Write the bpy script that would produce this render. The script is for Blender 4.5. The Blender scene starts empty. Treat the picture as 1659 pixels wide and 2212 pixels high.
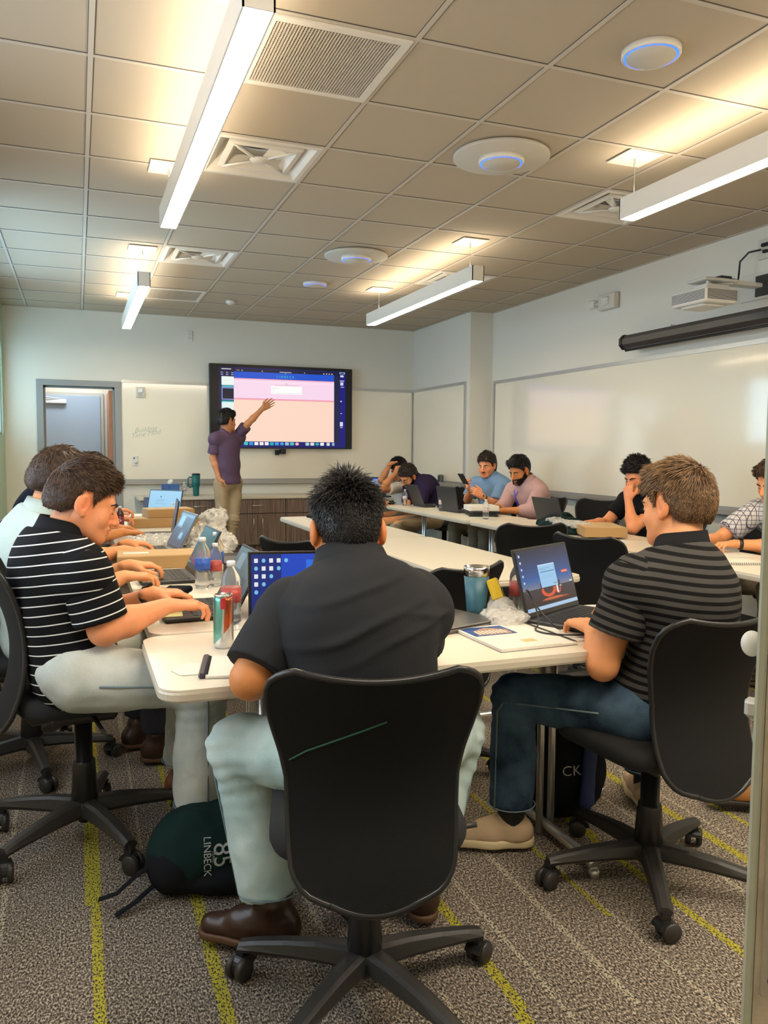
import bpy, math, random
import numpy as np
from mathutils import Vector, Matrix
random.seed(7); RNG = np.random.default_rng(7)
C = bpy.context.scene.collection
PI = math.pi
# ------------------------------------------------------------------ camera
CAMZ = 1.31
F_PX, YAW, PITCH, ROLL = 1736.6, 0.364126, -0.07693, 0.007578
def cam_axes():
    fwd = np.array([math.sin(YAW)*math.cos(PITCH), math.cos(YAW)*math.cos(PITCH), math.sin(PITCH)])
    r = np.array([math.cos(YAW), -math.sin(YAW), 0.0]); u = np.cross(r, fwd)
    c, s = math.cos(ROLL), math.sin(ROLL)
    return c*r+s*u, -s*r+c*u, fwd
_r, _u, _f = cam_axes()
cd = bpy.data.cameras.new('camera'); cam = bpy.data.objects.new('camera', cd); C.objects.link(cam)
M = Matrix(((_r[0], _u[0], -_f[0], 0), (_r[1], _u[1], -_f[1], 0), (_r[2], _u[2], -_f[2], CAMZ), (0, 0, 0, 1)))
cam.matrix_world = M
cd.sensor_fit = 'HORIZONTAL'; cd.sensor_width = 36; cd.lens = F_PX/1659*36; cd.clip_start = 0.05
bpy.context.scene.camera = cam
# ------------------------------------------------------------------ world, light, exposure
sc = bpy.context.scene
sc.view_settings.view_transform = 'Standard'; sc.view_settings.look = 'None'
sc.view_settings.gamma = 1; sc.view_settings.use_curve_mapping = False
sc.view_settings.exposure = 0.82
w = bpy.data.worlds.new('world'); sc.world = w; w.use_nodes = True
w.node_tree.nodes['Background'].inputs[0].default_value = (0.55, 0.75, 1.0, 1)
w.node_tree.nodes['Background'].inputs[1].default_value = 0.6
def area(name, loc, rot, sx, sy, power, col):
    l = bpy.data.lights.new(name, 'AREA'); l.shape = 'RECTANGLE'; l.size = sx; l.size_y = sy
    l.energy = power; l.color = col
    o = bpy.data.objects.new(name, l); C.objects.link(o); o.location = loc; o.rotation_euler = rot
    return o
# daylight through the two windows of the left wall, then two added fill lights
DAY = (0.45, 0.75, 1.0)
area('daylight_far_window', (-1.0, 7.2, 1.95), (0, -PI/2, 0), 1.4, 2.6, 50, DAY)
area('daylight_near_window', (-1.0, 2.6, 1.75), (0, -PI/2, 0), 1.7, 2.6, 26, (0.85, 0.93, 1.0))
area('overhead_fill', (1.9, 0.75, 2.91), (math.radians(8), 0, 0), 3.4, 1.0, 92, (1.0, 0.87, 0.70))  # added overhead fill that brightens the foreground backs, out of view
area('vestibule_fill', (0.0, 10.95, 2.55), (0, 0, 0), 0.6, 0.3, 9, (0.80, 0.90, 1.0))  # added fill to light the far door, source unseen
LAMP_W = 27.0      # emission strength of the lamp diffusers
# ------------------------------------------------------------------ materials
MATS = {}
def mat(name, col, rough=0.5, metal=0.0, emis=None, es=1.0, bump=0.0, bscale=200, trans=0.0, alpha=1.0, coat=0.0, var=0.0, vscale=8, spec=None, sheen=0.0):
    if name in MATS: return MATS[name]
    m = bpy.data.materials.new(name); m.use_nodes = True; nt = m.node_tree; b = nt.nodes['Principled BSDF']
    b.inputs['Base Color'].default_value = (*col, 1); b.inputs['Roughness'].default_value = rough; b.inputs['Metallic'].default_value = metal
    if emis: b.inputs['Emission Color'].default_value = (*emis, 1); b.inputs['Emission Strength'].default_value = es
    if trans: b.inputs['Transmission Weight'].default_value = trans
    if alpha < 1: b.inputs['Alpha'].default_value = alpha
    if coat: b.inputs['Coat Weight'].default_value = coat; b.inputs['Coat Roughness'].default_value = 0.1
    if spec is not None: b.inputs['Specular IOR Level'].default_value = spec
    if sheen: b.inputs['Sheen Weight'].default_value = sheen
    if bump or var:
        tc = nt.nodes.new('ShaderNodeTexCoord')
    if bump:
        n = nt.nodes.new('ShaderNodeTexNoise'); n.inputs['Scale'].default_value = bscale; n.inputs['Detail'].default_value = 3
        bp = nt.nodes.new('ShaderNodeBump'); bp.inputs['Strength'].default_value = bump; bp.inputs['Distance'].default_value = 0.002
        nt.links.new(tc.outputs['Object'], n.inputs['Vector']); nt.links.new(n.outputs[0], bp.inputs['Height']); nt.links.new(bp.outputs[0], b.inputs['Normal'])
    if var:
        n2 = nt.nodes.new('ShaderNodeTexNoise'); n2.inputs['Scale'].default_value = vscale; n2.inputs['Detail'].default_value = 4
        mx = nt.nodes.new('ShaderNodeMix'); mx.data_type = 'RGBA'
        mx.inputs[6].default_value = (*[c*(1-var) for c in col], 1); mx.inputs[7].default_value = (*[min(1, c*(1+var)) for c in col], 1)
        nt.links.new(tc.outputs['Object'], n2.inputs['Vector']); nt.links.new(n2.outputs[0], mx.inputs[0]); nt.links.new(mx.outputs[2], b.inputs['Base Color'])
    MATS[name] = m
    return m
def nodes(m): return m.node_tree.nodes, m.node_tree.links, m.node_tree.nodes['Principled BSDF']
def N(nt, typ, **kw):
    n = nt.new('ShaderNode'+typ)
    for k, v in kw.items(): setattr(n, k, v)
    return n
def math_(nt, lk, op, a, b=None, c=None):
    n = nt.new('ShaderNodeMath'); n.operation = op
    for i, v in enumerate((a, b, c)):
        if v is None: continue
        if isinstance(v, (int, float)): n.inputs[i].default_value = v
        else: lk.new(v, n.inputs[i])
    return n.outputs[0]
def glow(name, col, s=1.0): return mat(name, (0.0, 0.0, 0.0), 0.35, emis=col, es=s)
def srgb(r, g, b):
    f = lambda v: (v/255/12.92) if v/255 < 0.04045 else ((v/255+0.055)/1.055)**2.4
    return (f(r), f(g), f(b))
# ------------------------------------------------------------------ objects
def link(o, parent=None):
    C.objects.link(o)
    if parent is not None: o.parent = parent
    return o
def thing(name, label, cat, loc=(0, 0, 0), az=0.0, group=None):
    o = bpy.data.objects.new(name, None); o.empty_display_size = 0.1; C.objects.link(o)
    o.location = loc; o.rotation_euler = (0, 0, -math.radians(az))
    o['label'] = label; o['category'] = cat
    if group: o['group'] = group
    return o
def tag(o, label, cat, group=None, kind=None):
    if label: o['label'] = label
    if cat: o['category'] = cat
    if group: o['group'] = group
    if kind: o['kind'] = kind
    return o
def dup(root, loc, az, label, group=None):
    r = root.copy(); C.objects.link(r); r.location = loc; r.rotation_euler = (0, 0, -math.radians(az)); r['label'] = label
    if group: r['group'] = group
    for ch in list(root.children):
        c = ch.copy(); C.objects.link(c); c.parent = r
        for g in list(ch.children):
            d = g.copy(); C.objects.link(d); d.parent = c
    return r
class MB:
    def __init__(s): s.v = []; s.f = []; s.m = []; s.sm = []
    def add(s, vs, fs, mi=0, smooth=False):
        o = len(s.v); s.v += [tuple(map(float, v)) for v in vs]
        for f in fs: s.f.append([i+o for i in f]); s.m.append(mi); s.sm.append(smooth)
        return s
    def box(s, lo, hi, mi=0, bev=0.0, rot=None, at=None):
        x0, y0, z0 = lo; x1, y1, z1 = hi
        if bev <= 0:
            vs = [(x, y, z) for z in (z0, z1) for y in (y0, y1) for x in (x0, x1)]
            fs = [(0, 2, 3, 1), (4, 5, 7, 6), (0, 1, 5, 4), (2, 6, 7, 3), (0, 4, 6, 2), (1, 3, 7, 5)]
        else:
            b = min(bev, (x1-x0)*.49, (y1-y0)*.49, (z1-z0)*.49); vs = []; fs = []
            import itertools
            idx = {}
            for sx, sy, sz in itertools.product((0, 1), repeat=3):
                c = [(x0, x1)[sx], (y0, y1)[sy], (z0, z1)[sz]]; sg = [1-2*sx, 1-2*sy, 1-2*sz]
                for ax in range(3):
                    p = [c[i]+(sg[i]*b if i != ax else 0) for i in range(3)]
                    idx[(sx, sy, sz, ax)] = len(vs); vs.append(tuple(p))
            for ax in range(3):
                a, c2 = [i for i in range(3) if i != ax]
                for sd in (0, 1):
                    q = []
                    for u, w_ in ((0, 0), (1, 0), (1, 1), (0, 1)):
                        k = [0, 0, 0]; k[ax] = sd; k[a] = u; k[c2] = w_; q.append(idx[(*k, ax)])
                    fs.append(tuple(q))
            for ax in range(3):
                a, c2 = [i for i in range(3) if i != ax]
                for u in (0, 1):
                    for w_ in (0, 1):
                        k0 = [0, 0, 0]; k1 = [0, 0, 0]; k0[a] = k1[a] = u; k0[c2] = k1[c2] = w_; k1[ax] = 1
                        fs.append((idx[(*k0, a)], idx[(*k1, a)], idx[(*k1, c2)], idx[(*k0, c2)]))
            for sx, sy, sz in itertools.product((0, 1), repeat=3): fs.append(tuple(idx[(sx, sy, sz, ax)] for ax in range(3)))
        if rot is not None: vs = [tuple(rot @ Vector(v)) for v in vs]
        if at is not None: vs = [(v[0]+at[0], v[1]+at[1], v[2]+at[2]) for v in vs]
        return s.add(vs, fs, mi)
    def tube(s, pts, r, n=10, mi=0, cap=True, flat=1.0):
        pts = [Vector(p) for p in pts]; rs = r if isinstance(r, (list, tuple)) else [r]*len(pts)
        vs = []; fs = []; up = None
        for i, p in enumerate(pts):
            t = (pts[min(i+1, len(pts)-1)]-pts[max(i-1, 0)])
            t = t.normalized() if t.length > 1e-9 else Vector((0, 0, 1))
            if up is None:
                up = Vector((0, 0, 1)) if abs(t.z) < .9 else Vector((0, 1, 0))
            a = t.cross(up).normalized(); bb = a.cross(t).normalized(); up = bb
            for k in range(n):
                q = 2*PI*k/n; vs.append(p+a*math.cos(q)*rs[i]+bb*math.sin(q)*rs[i]*flat)
        for i in range(len(pts)-1):
            for k in range(n):
                k2 = (k+1) % n; fs.append((i*n+k, i*n+k2, (i+1)*n+k2, (i+1)*n+k))
        s.add(vs, fs, mi, True)
        if cap:
            o = len(s.v)-len(vs)
            s.f.append([o+k for k in range(n)][::-1]); s.m.append(mi); s.sm.append(False)
            s.f.append([o+(len(pts)-1)*n+k for k in range(n)]); s.m.append(mi); s.sm.append(False)
        return s
    def lathe(s, prof, n=24, mi=0, at=(0, 0, 0), smooth=True):
        vs = []; fs = []
        for r, z in prof:
            for k in range(n):
                q = 2*PI*k/n; vs.append((at[0]+r*math.cos(q), at[1]+r*math.sin(q), at[2]+z))
        for i in range(len(prof)-1):
            for k in range(n):
                k2 = (k+1) % n; fs.append((i*n+k, i*n+k2, (i+1)*n+k2, (i+1)*n+k))
        s.add(vs, fs, mi, smooth)
        o = len(s.v)-len(vs)
        if prof[0][0] > 1e-5: s.f.append([o+k for k in range(n)][::-1]); s.m.append(mi); s.sm.append(False)
        if prof[-1][0] > 1e-5: s.f.append([o+(len(prof)-1)*n+k for k in range(n)]); s.m.append(mi); s.sm.append(False)
        return s
    def prism(s, poly, z0, z1, mi=0, bev=0.0):
        n = len(poly); c = np.mean(np.array(poly), 0); lay = [(poly, z0), (poly, z1)]
        if bev:
            sh = [tuple(c+(np.array(p)-c)*(1-bev/max(1e-6, np.linalg.norm(np.array(p)-c)))) for p in poly]
            lay = [(sh, z0), (poly, z0+bev), (poly, z1-bev), (sh, z1)]
        vs = [(p[0], p[1], z) for pl, z in lay for p in pl]; fs = []
        for i in range(len(lay)-1):
            for k in range(n): fs.append((i*n+k, i*n+(k+1) % n, (i+1)*n+(k+1) % n, (i+1)*n+k))
        fs.append(tuple(range(n))[::-1]); fs.append(tuple((len(lay)-1)*n+k for k in range(n)))
        return s.add(vs, fs, mi)
    def quad(s, a, b, c, d, mi=0): return s.add([a, b, c, d], [(0, 1, 2, 3)], mi)
    def xf(s, mtx):
        s.v = [tuple(mtx @ Vector(v)) for v in s.v]; return s
    def build(s, name, mats, parent=None, recalc=True):
        me = bpy.data.meshes.new(name); me.from_pydata(s.v, [], s.f)
        mats = mats if isinstance(mats, (list, tuple)) else [mats]
        for m in mats: me.materials.append(m)
        me.polygons.foreach_set('material_index', s.m); me.polygons.foreach_set('use_smooth', s.sm)
        me.update(); me.validate()
        o = bpy.data.objects.new(name, me); link(o, parent); return o
def rrect(x0, y0, x1, y1, r, n=6):
    out = []
    for cx_, cy_, a0 in ((x1-r, y1-r, 0), (x0+r, y1-r, 90), (x0+r, y0+r, 180), (x1-r, y0+r, 270)):
        for k in range(n+1):
            a = math.radians(a0+90*k/n); out.append((cx_+r*math.cos(a), cy_+r*math.sin(a)))
    return out
def struct(o): o['kind'] = 'structure'; return o
def text_obj(name, body, size, mtx, m, parent=None, ext=0.0004, shear=0.0, bold=0.0):
    cu = bpy.data.curves.new(name, 'FONT'); cu.body = body; cu.size = size; cu.extrude = ext; cu.align_x = 'CENTER'; cu.align_y = 'CENTER'; cu.shear = shear; cu.offset = bold
    tmp = bpy.data.objects.new(name, cu); C.objects.link(tmp)
    dg = bpy.context.evaluated_depsgraph_get(); me = bpy.data.meshes.new_from_object(tmp.evaluated_get(dg))
    bpy.data.objects.remove(tmp); me.transform(mtx); me.materials.clear(); me.materials.append(m)
    o = bpy.data.objects.new(name, me); link(o, parent); return o
def basis(o, x, y, z):
    return Matrix(((x[0], y[0], z[0], o[0]), (x[1], y[1], z[1], o[1]), (x[2], y[2], z[2], o[2]), (0, 0, 0, 1)))
def picture(name, mtx, w_, h_, rects, parent, es=1.0, pre='screen'):
    """flat shapes of a display: x right 0..1, y up 0..1, each (x0,y0,x1,y1,(r,g,b)) ; drawn on the display in order"""
    mb = MB(); ms = []; key = {}
    for i, rc in enumerate(rects):
        col = rc[4]
        if col not in key:
            key[col] = len(ms); ms.append(glow('%s_%d_%d_%d' % (pre, *col), srgb(*col), es))
        z = 0.00012*(i+1) if len(rects) < 40 else 0.00006*(i+1)
        if len(rc) > 5 and rc[5] == 'o':
            cx_, cy_ = (rc[0]+rc[2])/2*w_, (rc[1]+rc[3])/2*h_; rx = (rc[2]-rc[0])/2*w_; ry = (rc[3]-rc[1])/2*h_
            mb.add([(cx_+rx*math.cos(2*PI*k/16), cy_+ry*math.sin(2*PI*k/16), z) for k in range(16)], [tuple(range(16))], key[col])
        else:
            mb.quad((rc[0]*w_, rc[1]*h_, z), (rc[2]*w_, rc[1]*h_, z), (rc[2]*w_, rc[3]*h_, z), (rc[0]*w_, rc[3]*h_, z), key[col])
    mb.xf(mtx)
    return mb.build(name, ms, parent)
# ------------------------------------------------------------------ distance-field mesher (continuous bodies, cloth, hair)
def npv(v): return np.array(v, float)
def cap(a, b, ra, rb, k=0.02, n=None, s=1.0, sub=False): return dict(t='c', a=npv(a), b=npv(b), ra=ra, rb=rb, k=k, n=None if n is None else npv(n), s=s, sub=sub)
def ell(c, r, R=None, k=0.02, sub=False): return dict(t='e', c=npv(c), r=npv(r), R=np.eye(3) if R is None else np.array(R, float), k=k, sub=sub)
def pr_box(p):
    if p['t'] == 'c':
        m = max(p['ra'], p['rb']); return np.minimum(p['a'], p['b'])-m, np.maximum(p['a'], p['b'])+m
    e = np.sqrt(((p['R'].T*p['r'])**2).sum(1)) if False else np.sqrt(((p['R']*p['r'][:, None])**2).sum(0))
    return p['c']-e, p['c']+e
def pr_d(p, P):
    if p['t'] == 'c':
        ab = p['b']-p['a']; q = P-p['a']; L = max(ab@ab, 1e-12)
        t = np.clip((q@ab)/L, 0, 1); d = q-t[..., None]*ab
        if p['n'] is not None: d = d+(d@p['n'])[..., None]*p['n']*(p['s']-1)
        return np.sqrt((d*d).sum(-1))-(p['ra']+(p['rb']-p['ra'])*t)
    q = (P-p['c'])@p['R'].T; k0 = np.sqrt(((q/p['r'])**2).sum(-1)); k1 = np.sqrt(((q/p['r']**2)**2).sum(-1))+1e-9
    return k0*(k0-1)/k1
def sdf_mesh(prims, res, planes=(), disp=None, box=None, post=None):
    los, his = zip(*[pr_box(p) for p in prims if not p['sub']])
    lo = np.min(los, 0)-3*res-0.012; hi = np.max(his, 0)+3*res+0.012
    if box is not None: lo = np.maximum(lo, box[0]); hi = np.minimum(hi, box[1])
    nn = np.ceil((hi-lo)/res).astype(int)+1
    ax = [lo[i]+np.arange(nn[i])*res for i in range(3)]
    D = np.full(nn, 0.3)
    for p in prims:
        a, b = pr_box(p); m = p['k']+3*res+0.01
        i0 = np.clip(np.floor((a-m-lo)/res).astype(int), 0, nn); i1 = np.clip(np.ceil((b+m-lo)/res).astype(int)+1, 0, nn)
        if (i1 <= i0).any(): continue
        sl = tuple(slice(i0[j], i1[j]) for j in range(3))
        P = np.stack(np.meshgrid(*[ax[j][sl[j]] for j in range(3)], indexing='ij'), -1)
        d = pr_d(p, P); c = D[sl]; k = max(p['k'], 1e-4)
        if p['sub']:
            d = -d; h = np.maximum(k-np.abs(c-d), 0)/k; D[sl] = np.maximum(c, d)+h*h*k/4
        else:
            h = np.maximum(k-np.abs(c-d), 0)/k; D[sl] = np.minimum(c, d)-h*h*k/4
    G = None
    if planes or disp or post:
        G = np.stack(np.meshgrid(*ax, indexing='ij'), -1)
        if disp: D = D+disp(G)
        for o, n in planes:      # keeps the side n points to
            n = npv(n); n = n/np.linalg.norm(n); D = np.maximum(D, -((G-npv(o))@n))
        if post: D = post(D, G)
    S = D < 0
    cs = np.zeros(np.array(nn)-1, int)
    for dx in (0, 1):
        for dy in (0, 1):
            for dz in (0, 1): cs += S[dx:nn[0]-1+dx, dy:nn[1]-1+dy, dz:nn[2]-1+dz]
    act = (cs > 0) & (cs < 8); ids = np.full(act.shape, -1); cells = np.argwhere(act); ids[act] = np.arange(len(cells))
    if len(cells) == 0: return np.zeros((0, 3)), np.zeros((0, 4), int)
    acc = np.zeros((len(cells), 3)); cnt = np.zeros(len(cells))
    cr = [(x, y, z) for x in (0, 1) for y in (0, 1) for z in (0, 1)]
    for c0 in cr:
        for a_ in range(3):
            if c0[a_]: continue
            c1 = list(c0); c1[a_] = 1
            v0 = D[tuple((cells+c0).T)]; v1 = D[tuple((cells+c1).T)]; x = (v0 < 0) != (v1 < 0)
            t = np.where(x, v0/np.where(x, v0-v1, 1), 0); pt = np.tile(npv(c0), (len(cells), 1)); pt[:, a_] = t
            acc[x] += pt[x]; cnt[x] += 1
    V = lo+(cells+acc/cnt[:, None])*res
    Q = []
    for a_ in range(3):
        b_, c_ = (a_+1) % 3, (a_+2) % 3
        s0 = [slice(None)]*3; s1 = [slice(None)]*3; s0[a_] = slice(0, -1); s1[a_] = slice(1, None)
        e = S[tuple(s0)] != S[tuple(s1)]; E_ = np.argwhere(e); E_ = E_[(E_[:, b_] > 0) & (E_[:, c_] > 0) & (E_[:, b_] < nn[b_]-1) & (E_[:, c_] < nn[c_]-1)]
        if len(E_) == 0: continue
        fl = S[tuple(E_.T)]
        def cid(db, dc):
            q = E_.copy(); q[:, b_] -= db; q[:, c_] -= dc; return ids[tuple(q.T)]
        qd = np.stack([cid(1, 1), cid(0, 1), cid(0, 0), cid(1, 0)], 1); qd[~fl] = qd[~fl][:, ::-1]; Q.append(qd)
    Q = np.concatenate(Q); Q = Q[(Q >= 0).all(1)]
    return V, Q
def join(parts):
    V = []; Q = []; o = 0
    for v, q in parts:
        V.append(v); Q.append(q+o); o += len(v)
    return np.concatenate(V), np.concatenate(Q)
def relax(V, Q, it=1, w_=0.5):
    for _ in range(it):
        A = np.zeros_like(V); n = np.zeros(len(V))
        for i in range(4):
            for j in ((i+1) % 4, (i+3) % 4):
                np.add.at(A, Q[:, i], V[Q[:, j]]); np.add.at(n, Q[:, i], 1)
        V = V+(A/np.maximum(n, 1)[:, None]-V)*w_
    return V
def vq(name, V, Q, m, parent=None, attrs=None, smooth=True):
    me = bpy.data.meshes.new(name)
    me.vertices.add(len(V)); me.vertices.foreach_set('co', V.astype(np.float32).ravel())
    me.loops.add(len(Q)*4); me.loops.foreach_set('vertex_index', Q.astype(np.int32).ravel())
    me.polygons.add(len(Q)); me.polygons.foreach_set('loop_start', np.arange(0, len(Q)*4, 4, dtype=np.int32))
    me.polygons.foreach_set('use_smooth', np.full(len(Q), smooth))
    me.update(calc_edges=True); me.validate(); me.materials.append(m)
    for k, a in (attrs or {}).items():
        if a.ndim == 1: at = me.attributes.new(k, 'FLOAT', 'POINT'); at.data.foreach_set('value', a.astype(np.float32))
        else: at = me.attributes.new(k, 'FLOAT_VECTOR', 'POINT'); at.data.foreach_set('vector', a.astype(np.float32).ravel())
    o = bpy.data.objects.new(name, me); link(o, parent); return o
def nz(P, f, seed=0.0, o=2):
    v = 0; a = 1; x, y, z = P[..., 0]*f+seed, P[..., 1]*f+seed*1.7, P[..., 2]*f-seed*.6
    for i in range(o):
        v = v+a*(np.sin(x*1.0+2.1*np.sin(y*.7+z*.5))*np.cos(y*1.1+1.7*np.sin(z*.9))+np.sin(z*1.3+1.9*np.cos(x*.8)))*.5
        a *= .5; x, y, z = y*2.03+1.3, z*1.97+.7, x*2.01-2.1
    return v
# ================================================================== the room
XL, XR, XB, YB, YF, CEIL = -0.78, 4.66, 4.36, 10.33, -1.2, 2.94
YST = 8.62    # where the right wall steps in
wallm = mat('wall_paint', (0.76, 0.74, 0.66), 0.6, bump=0.15, bscale=350)
greenm = mat('wall_pale_green', (0.42, 0.56, 0.42), 0.5, bump=0.1, bscale=300)
tilem = mat('ceiling_tile', (0.52, 0.445, 0.34), 0.9, bump=0.25, bscale=500, spec=0.1)
gridm = mat('ceiling_grid_metal', (0.58, 0.52, 0.43), 0.6)
gapm = mat('dark_gap', (0.10, 0.09, 0.08), 0.9)
greym = mat('painted_grey_steel', (0.30, 0.31, 0.31), 0.45)
alum = mat('brushed_aluminium', (0.56, 0.56, 0.54), 0.38, 0.6)
white_pl = mat('white_plastic', (0.75, 0.74, 0.70), 0.4)
off_pl = mat('offwhite_plastic', (0.66, 0.63, 0.56), 0.45)
blackp = mat('black_plastic', (0.012, 0.012, 0.013), 0.38)
blackm = mat('matte_black', (0.010, 0.010, 0.011), 0.75)
chrome = mat('chrome', (0.75, 0.75, 0.75), 0.15, 1.0)
# carpet with speckle and broken yellow and grey lines running down the room
cm = mat('carpet', (0.1, 0.1, 0.1), 0.95, spec=0.05); nt, lk, bs = nodes(cm)
tc = N(nt, 'TexCoord'); sp = N(nt, 'SeparateXYZ'); lk.new(tc.outputs['Object'], sp.inputs[0]); X_, Y_ = sp.outputs[0], sp.outputs[1]
fine = N(nt, 'TexNoise'); fine.inputs['Scale'].default_value = 210; fine.inputs['Detail'].default_value = 2.5; fine.inputs['Roughness'].default_value = 0.7
mp = N(nt, 'Mapping'); mp.inputs['Scale'].default_value = (1, 0.55, 1); lk.new(tc.outputs['Object'], mp.inputs[0]); lk.new(mp.outputs[0], fine.inputs['Vector'])
ramp = N(nt, 'ValToRGB'); e = ramp.color_ramp; e.elements[0].position = 0.36; e.elements[0].color = (0.020, 0.018, 0.016, 1); e.elements[1].position = 0.66; e.elements[1].color = (0.62, 0.53, 0.43, 1)
el = e.elements.new(0.5); el.color = (0.155, 0.130, 0.105, 1); lk.new(fine.outputs[0], ramp.inputs[0])
big = N(nt, 'TexNoise'); big.inputs['Scale'].default_value = 1.7; lk.new(tc.outputs['Object'], big.inputs['Vector'])
def stripes(pitch, seglen, width, seed, prob, thr):
    u = math_(nt, lk, 'ADD', math_(nt, lk, 'DIVIDE', math_(nt, lk, 'ADD', X_, .07), pitch), seed); cell = math_(nt, lk, 'FLOOR', u); fr = math_(nt, lk, 'SUBTRACT', u, cell)
    wn = N(nt, 'TexWhiteNoise', noise_dimensions='1D'); lk.new(math_(nt, lk, 'ADD', cell, seed*7.3), wn.inputs['W'])
    vv = math_(nt, lk, 'ADD', math_(nt, lk, 'DIVIDE', Y_, seglen), wn.outputs[0]); seg = math_(nt, lk, 'FLOOR', vv)
    wn2 = N(nt, 'TexWhiteNoise', noise_dimensions='2D'); cb = N(nt, 'CombineXYZ'); lk.new(cell, cb.inputs[0]); lk.new(seg, cb.inputs[1]); lk.new(cb.outputs[0], wn2.inputs['Vector'])
    s3 = N(nt, 'SeparateXYZ'); lk.new(wn2.outputs['Color'], s3.inputs[0])
    pos = math_(nt, lk, 'MULTIPLY_ADD', s3.outputs[0], 0.16, math_(nt, lk, 'MULTIPLY_ADD', wn.outputs[0], 0.55, 0.12))
    d = math_(nt, lk, 'ABSOLUTE', math_(nt, lk, 'SUBTRACT', fr, pos))
    wd = math_(nt, lk, 'MULTIPLY_ADD', s3.outputs[1], width/pitch*0.8, width/pitch*0.35)
    a = math_(nt, lk, 'LESS_THAN', d, wd); b = math_(nt, lk, 'LESS_THAN', s3.outputs[2], prob)
    g = math_(nt, lk, 'GREATER_THAN', fine.outputs[0], thr)
    return math_(nt, lk, 'MULTIPLY', math_(nt, lk, 'MULTIPLY', a, b), g)
def mixc(fac, c0, c1):
    m_ = N(nt, 'Mix'); m_.data_type = 'RGBA'; lk.new(fac, m_.inputs[0])
    if isinstance(c0, tuple): m_.inputs[6].default_value = c0
    else: lk.new(c0, m_.inputs[6])
    m_.inputs[7].default_value = c1; return m_.outputs[2]
c = ramp.outputs[0]
c = mixc(stripes(0.21, 1.1, 0.012, 0.37, 0.55, 0.49), c, (0.48, 0.43, 0.33, 1))
c = mixc(stripes(0.31, 0.9, 0.022, 0.11, 0.8, 0.475), c, (0.44, 0.40, 0.04, 1))
lk.new(c, bs.inputs['Base Color'])
bp = N(nt, 'Bump'); bp.inputs['Strength'].default_value = 0.8; bp.inputs['Distance'].default_value = 0.006; lk.new(fine.outputs[0], bp.inputs['Height']); lk.new(bp.outputs[0], bs.inputs['Normal'])
struct(MB().box((XL-.1, YF-.1, -0.1), (XR+.1, 12.2, 0)).build('floor', cm))
# ceiling: tiles plus T-bar grid
GX0, GPX, GY0, GPY = 0.085, 0.6055, 3.07, 0.620
xs = [GX0+GPX*i for i in range(-1, 8)]; ys = [GY0+GPY*i for i in range(-6, 12)]
mb = MB(); gx = [XL-.1]+xs+[XR+.1]; gy = [YF-.1]+ys+[YB+.1]; DIFF = ((1, 2), (1, 6), (5, 2), (5, 6))
for j in range(len(gy)-1):
    for i in range(len(gx)-1):
        if (i-2, j-7) in DIFF: mb.box((gx[i], gy[j], CEIL+.20), (gx[i+1], gy[j+1], CEIL+.22)); continue
        mb.box((gx[i], gy[j], CEIL), (gx[i+1], gy[j+1], CEIL+.05))
ceil = struct(mb.build('ceiling', tilem))
mb = MB(); gp = MB()
for x in xs:
    mb.box((x-.011, YF, CEIL-.005), (x+.011, YB, CEIL-.0008)); gp.box((x+.011, YF, CEIL-.0022), (x+.0155, YB, CEIL-.0003)); gp.box((x-.0135, YF, CEIL-.0022), (x-.011, YB, CEIL-.0003))
for y in ys:
    mb.box((XL, y-.011, CEIL-.004), (XR, y+.011, CEIL-.0006)); gp.box((XL, y-.0155, CEIL-.002), (XR, y-.011, CEIL-.0002))
mb.box((XL, YB-.025, CEIL-.005), (XB, YB, CEIL-.0005)); mb.box((XR-.025, YF, CEIL-.005), (XR, YST, CEIL-.0005))
struct(mb.build('trim_1', gridm)); struct(gp.build('trim_2', gapm))
# walls
DX0, DX1, DZ = -0.36, 0.435, 2.04      # doorway in the back wall
mb = MB().box((XL-.1, YB, 0), (DX0, YB+.12, CEIL)).box((DX1, YB, 0), (XB+.02, YB+.12, CEIL)).box((DX0, YB, DZ), (DX1, YB+.12, CEIL))
struct(mb.build('wall_back', wallm))
struct(MB().box((XR, YF, 0), (XR+.1, YST, CEIL)).build('wall_right', wallm))
struct(MB().box((XB, YST, 0), (XR+.1, YB+.12, CEIL)).build('wall_right_pier', wallm))
struct(MB().box((XL-.1, YF-.1, 0), (XR+.1, YF, CEIL)).build('wall_front', wallm))
# left wall with two window openings (outside the picture) and pale green panel by the corner
W1 = (1.3, 3.9, 0.9, 2.6); W2 = (5.9, 8.5, 1.25, 2.65)
mb = MB(); yy = YF
for (a, b, z0, z1) in (W1, W2):
    mb.box((XL-.1, yy, 0), (XL, a, CEIL)); mb.box((XL-.1, a, 0), (XL, b, z0)); mb.box((XL-.1, a, z1), (XL, b, CEIL)); yy = b
mb.box((XL-.1, yy, 0), (XL, 9.15, CEIL)); struct(mb.build('wall_left', wallm))
struct(MB().box((XL-.1, 9.15, 0), (XL, YB, 1.45)).box((XL-.1, 9.15, 2.5), (XL, YB, CEIL)).box((XL-.1, 10.12, 1.45), (XL, YB, 2.5)).box((XL-.1, 9.15, 1.45), (XL, 9.35, 2.5)).build('wall_left_panel', greenm))
w3 = struct(MB().box((XL-.05, 9.35, 1.45), (XL-.02, 9.38, 2.5)).box((XL-.05, 10.09, 1.45), (XL-.02, 10.12, 2.5)).box((XL-.05, 9.38, 1.45), (XL-.02, 10.09, 1.48)).box((XL-.05, 9.38, 2.47), (XL-.02, 10.09, 2.5)).build('window_3', greym))
MB().box((XL-.06, 9.36, 1.46), (XL-.052, 10.11, 2.49)).build('frosted_pane', glow('daylit_frosted_glass', (.50, .82, 1.0), 2.6), w3)
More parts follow.
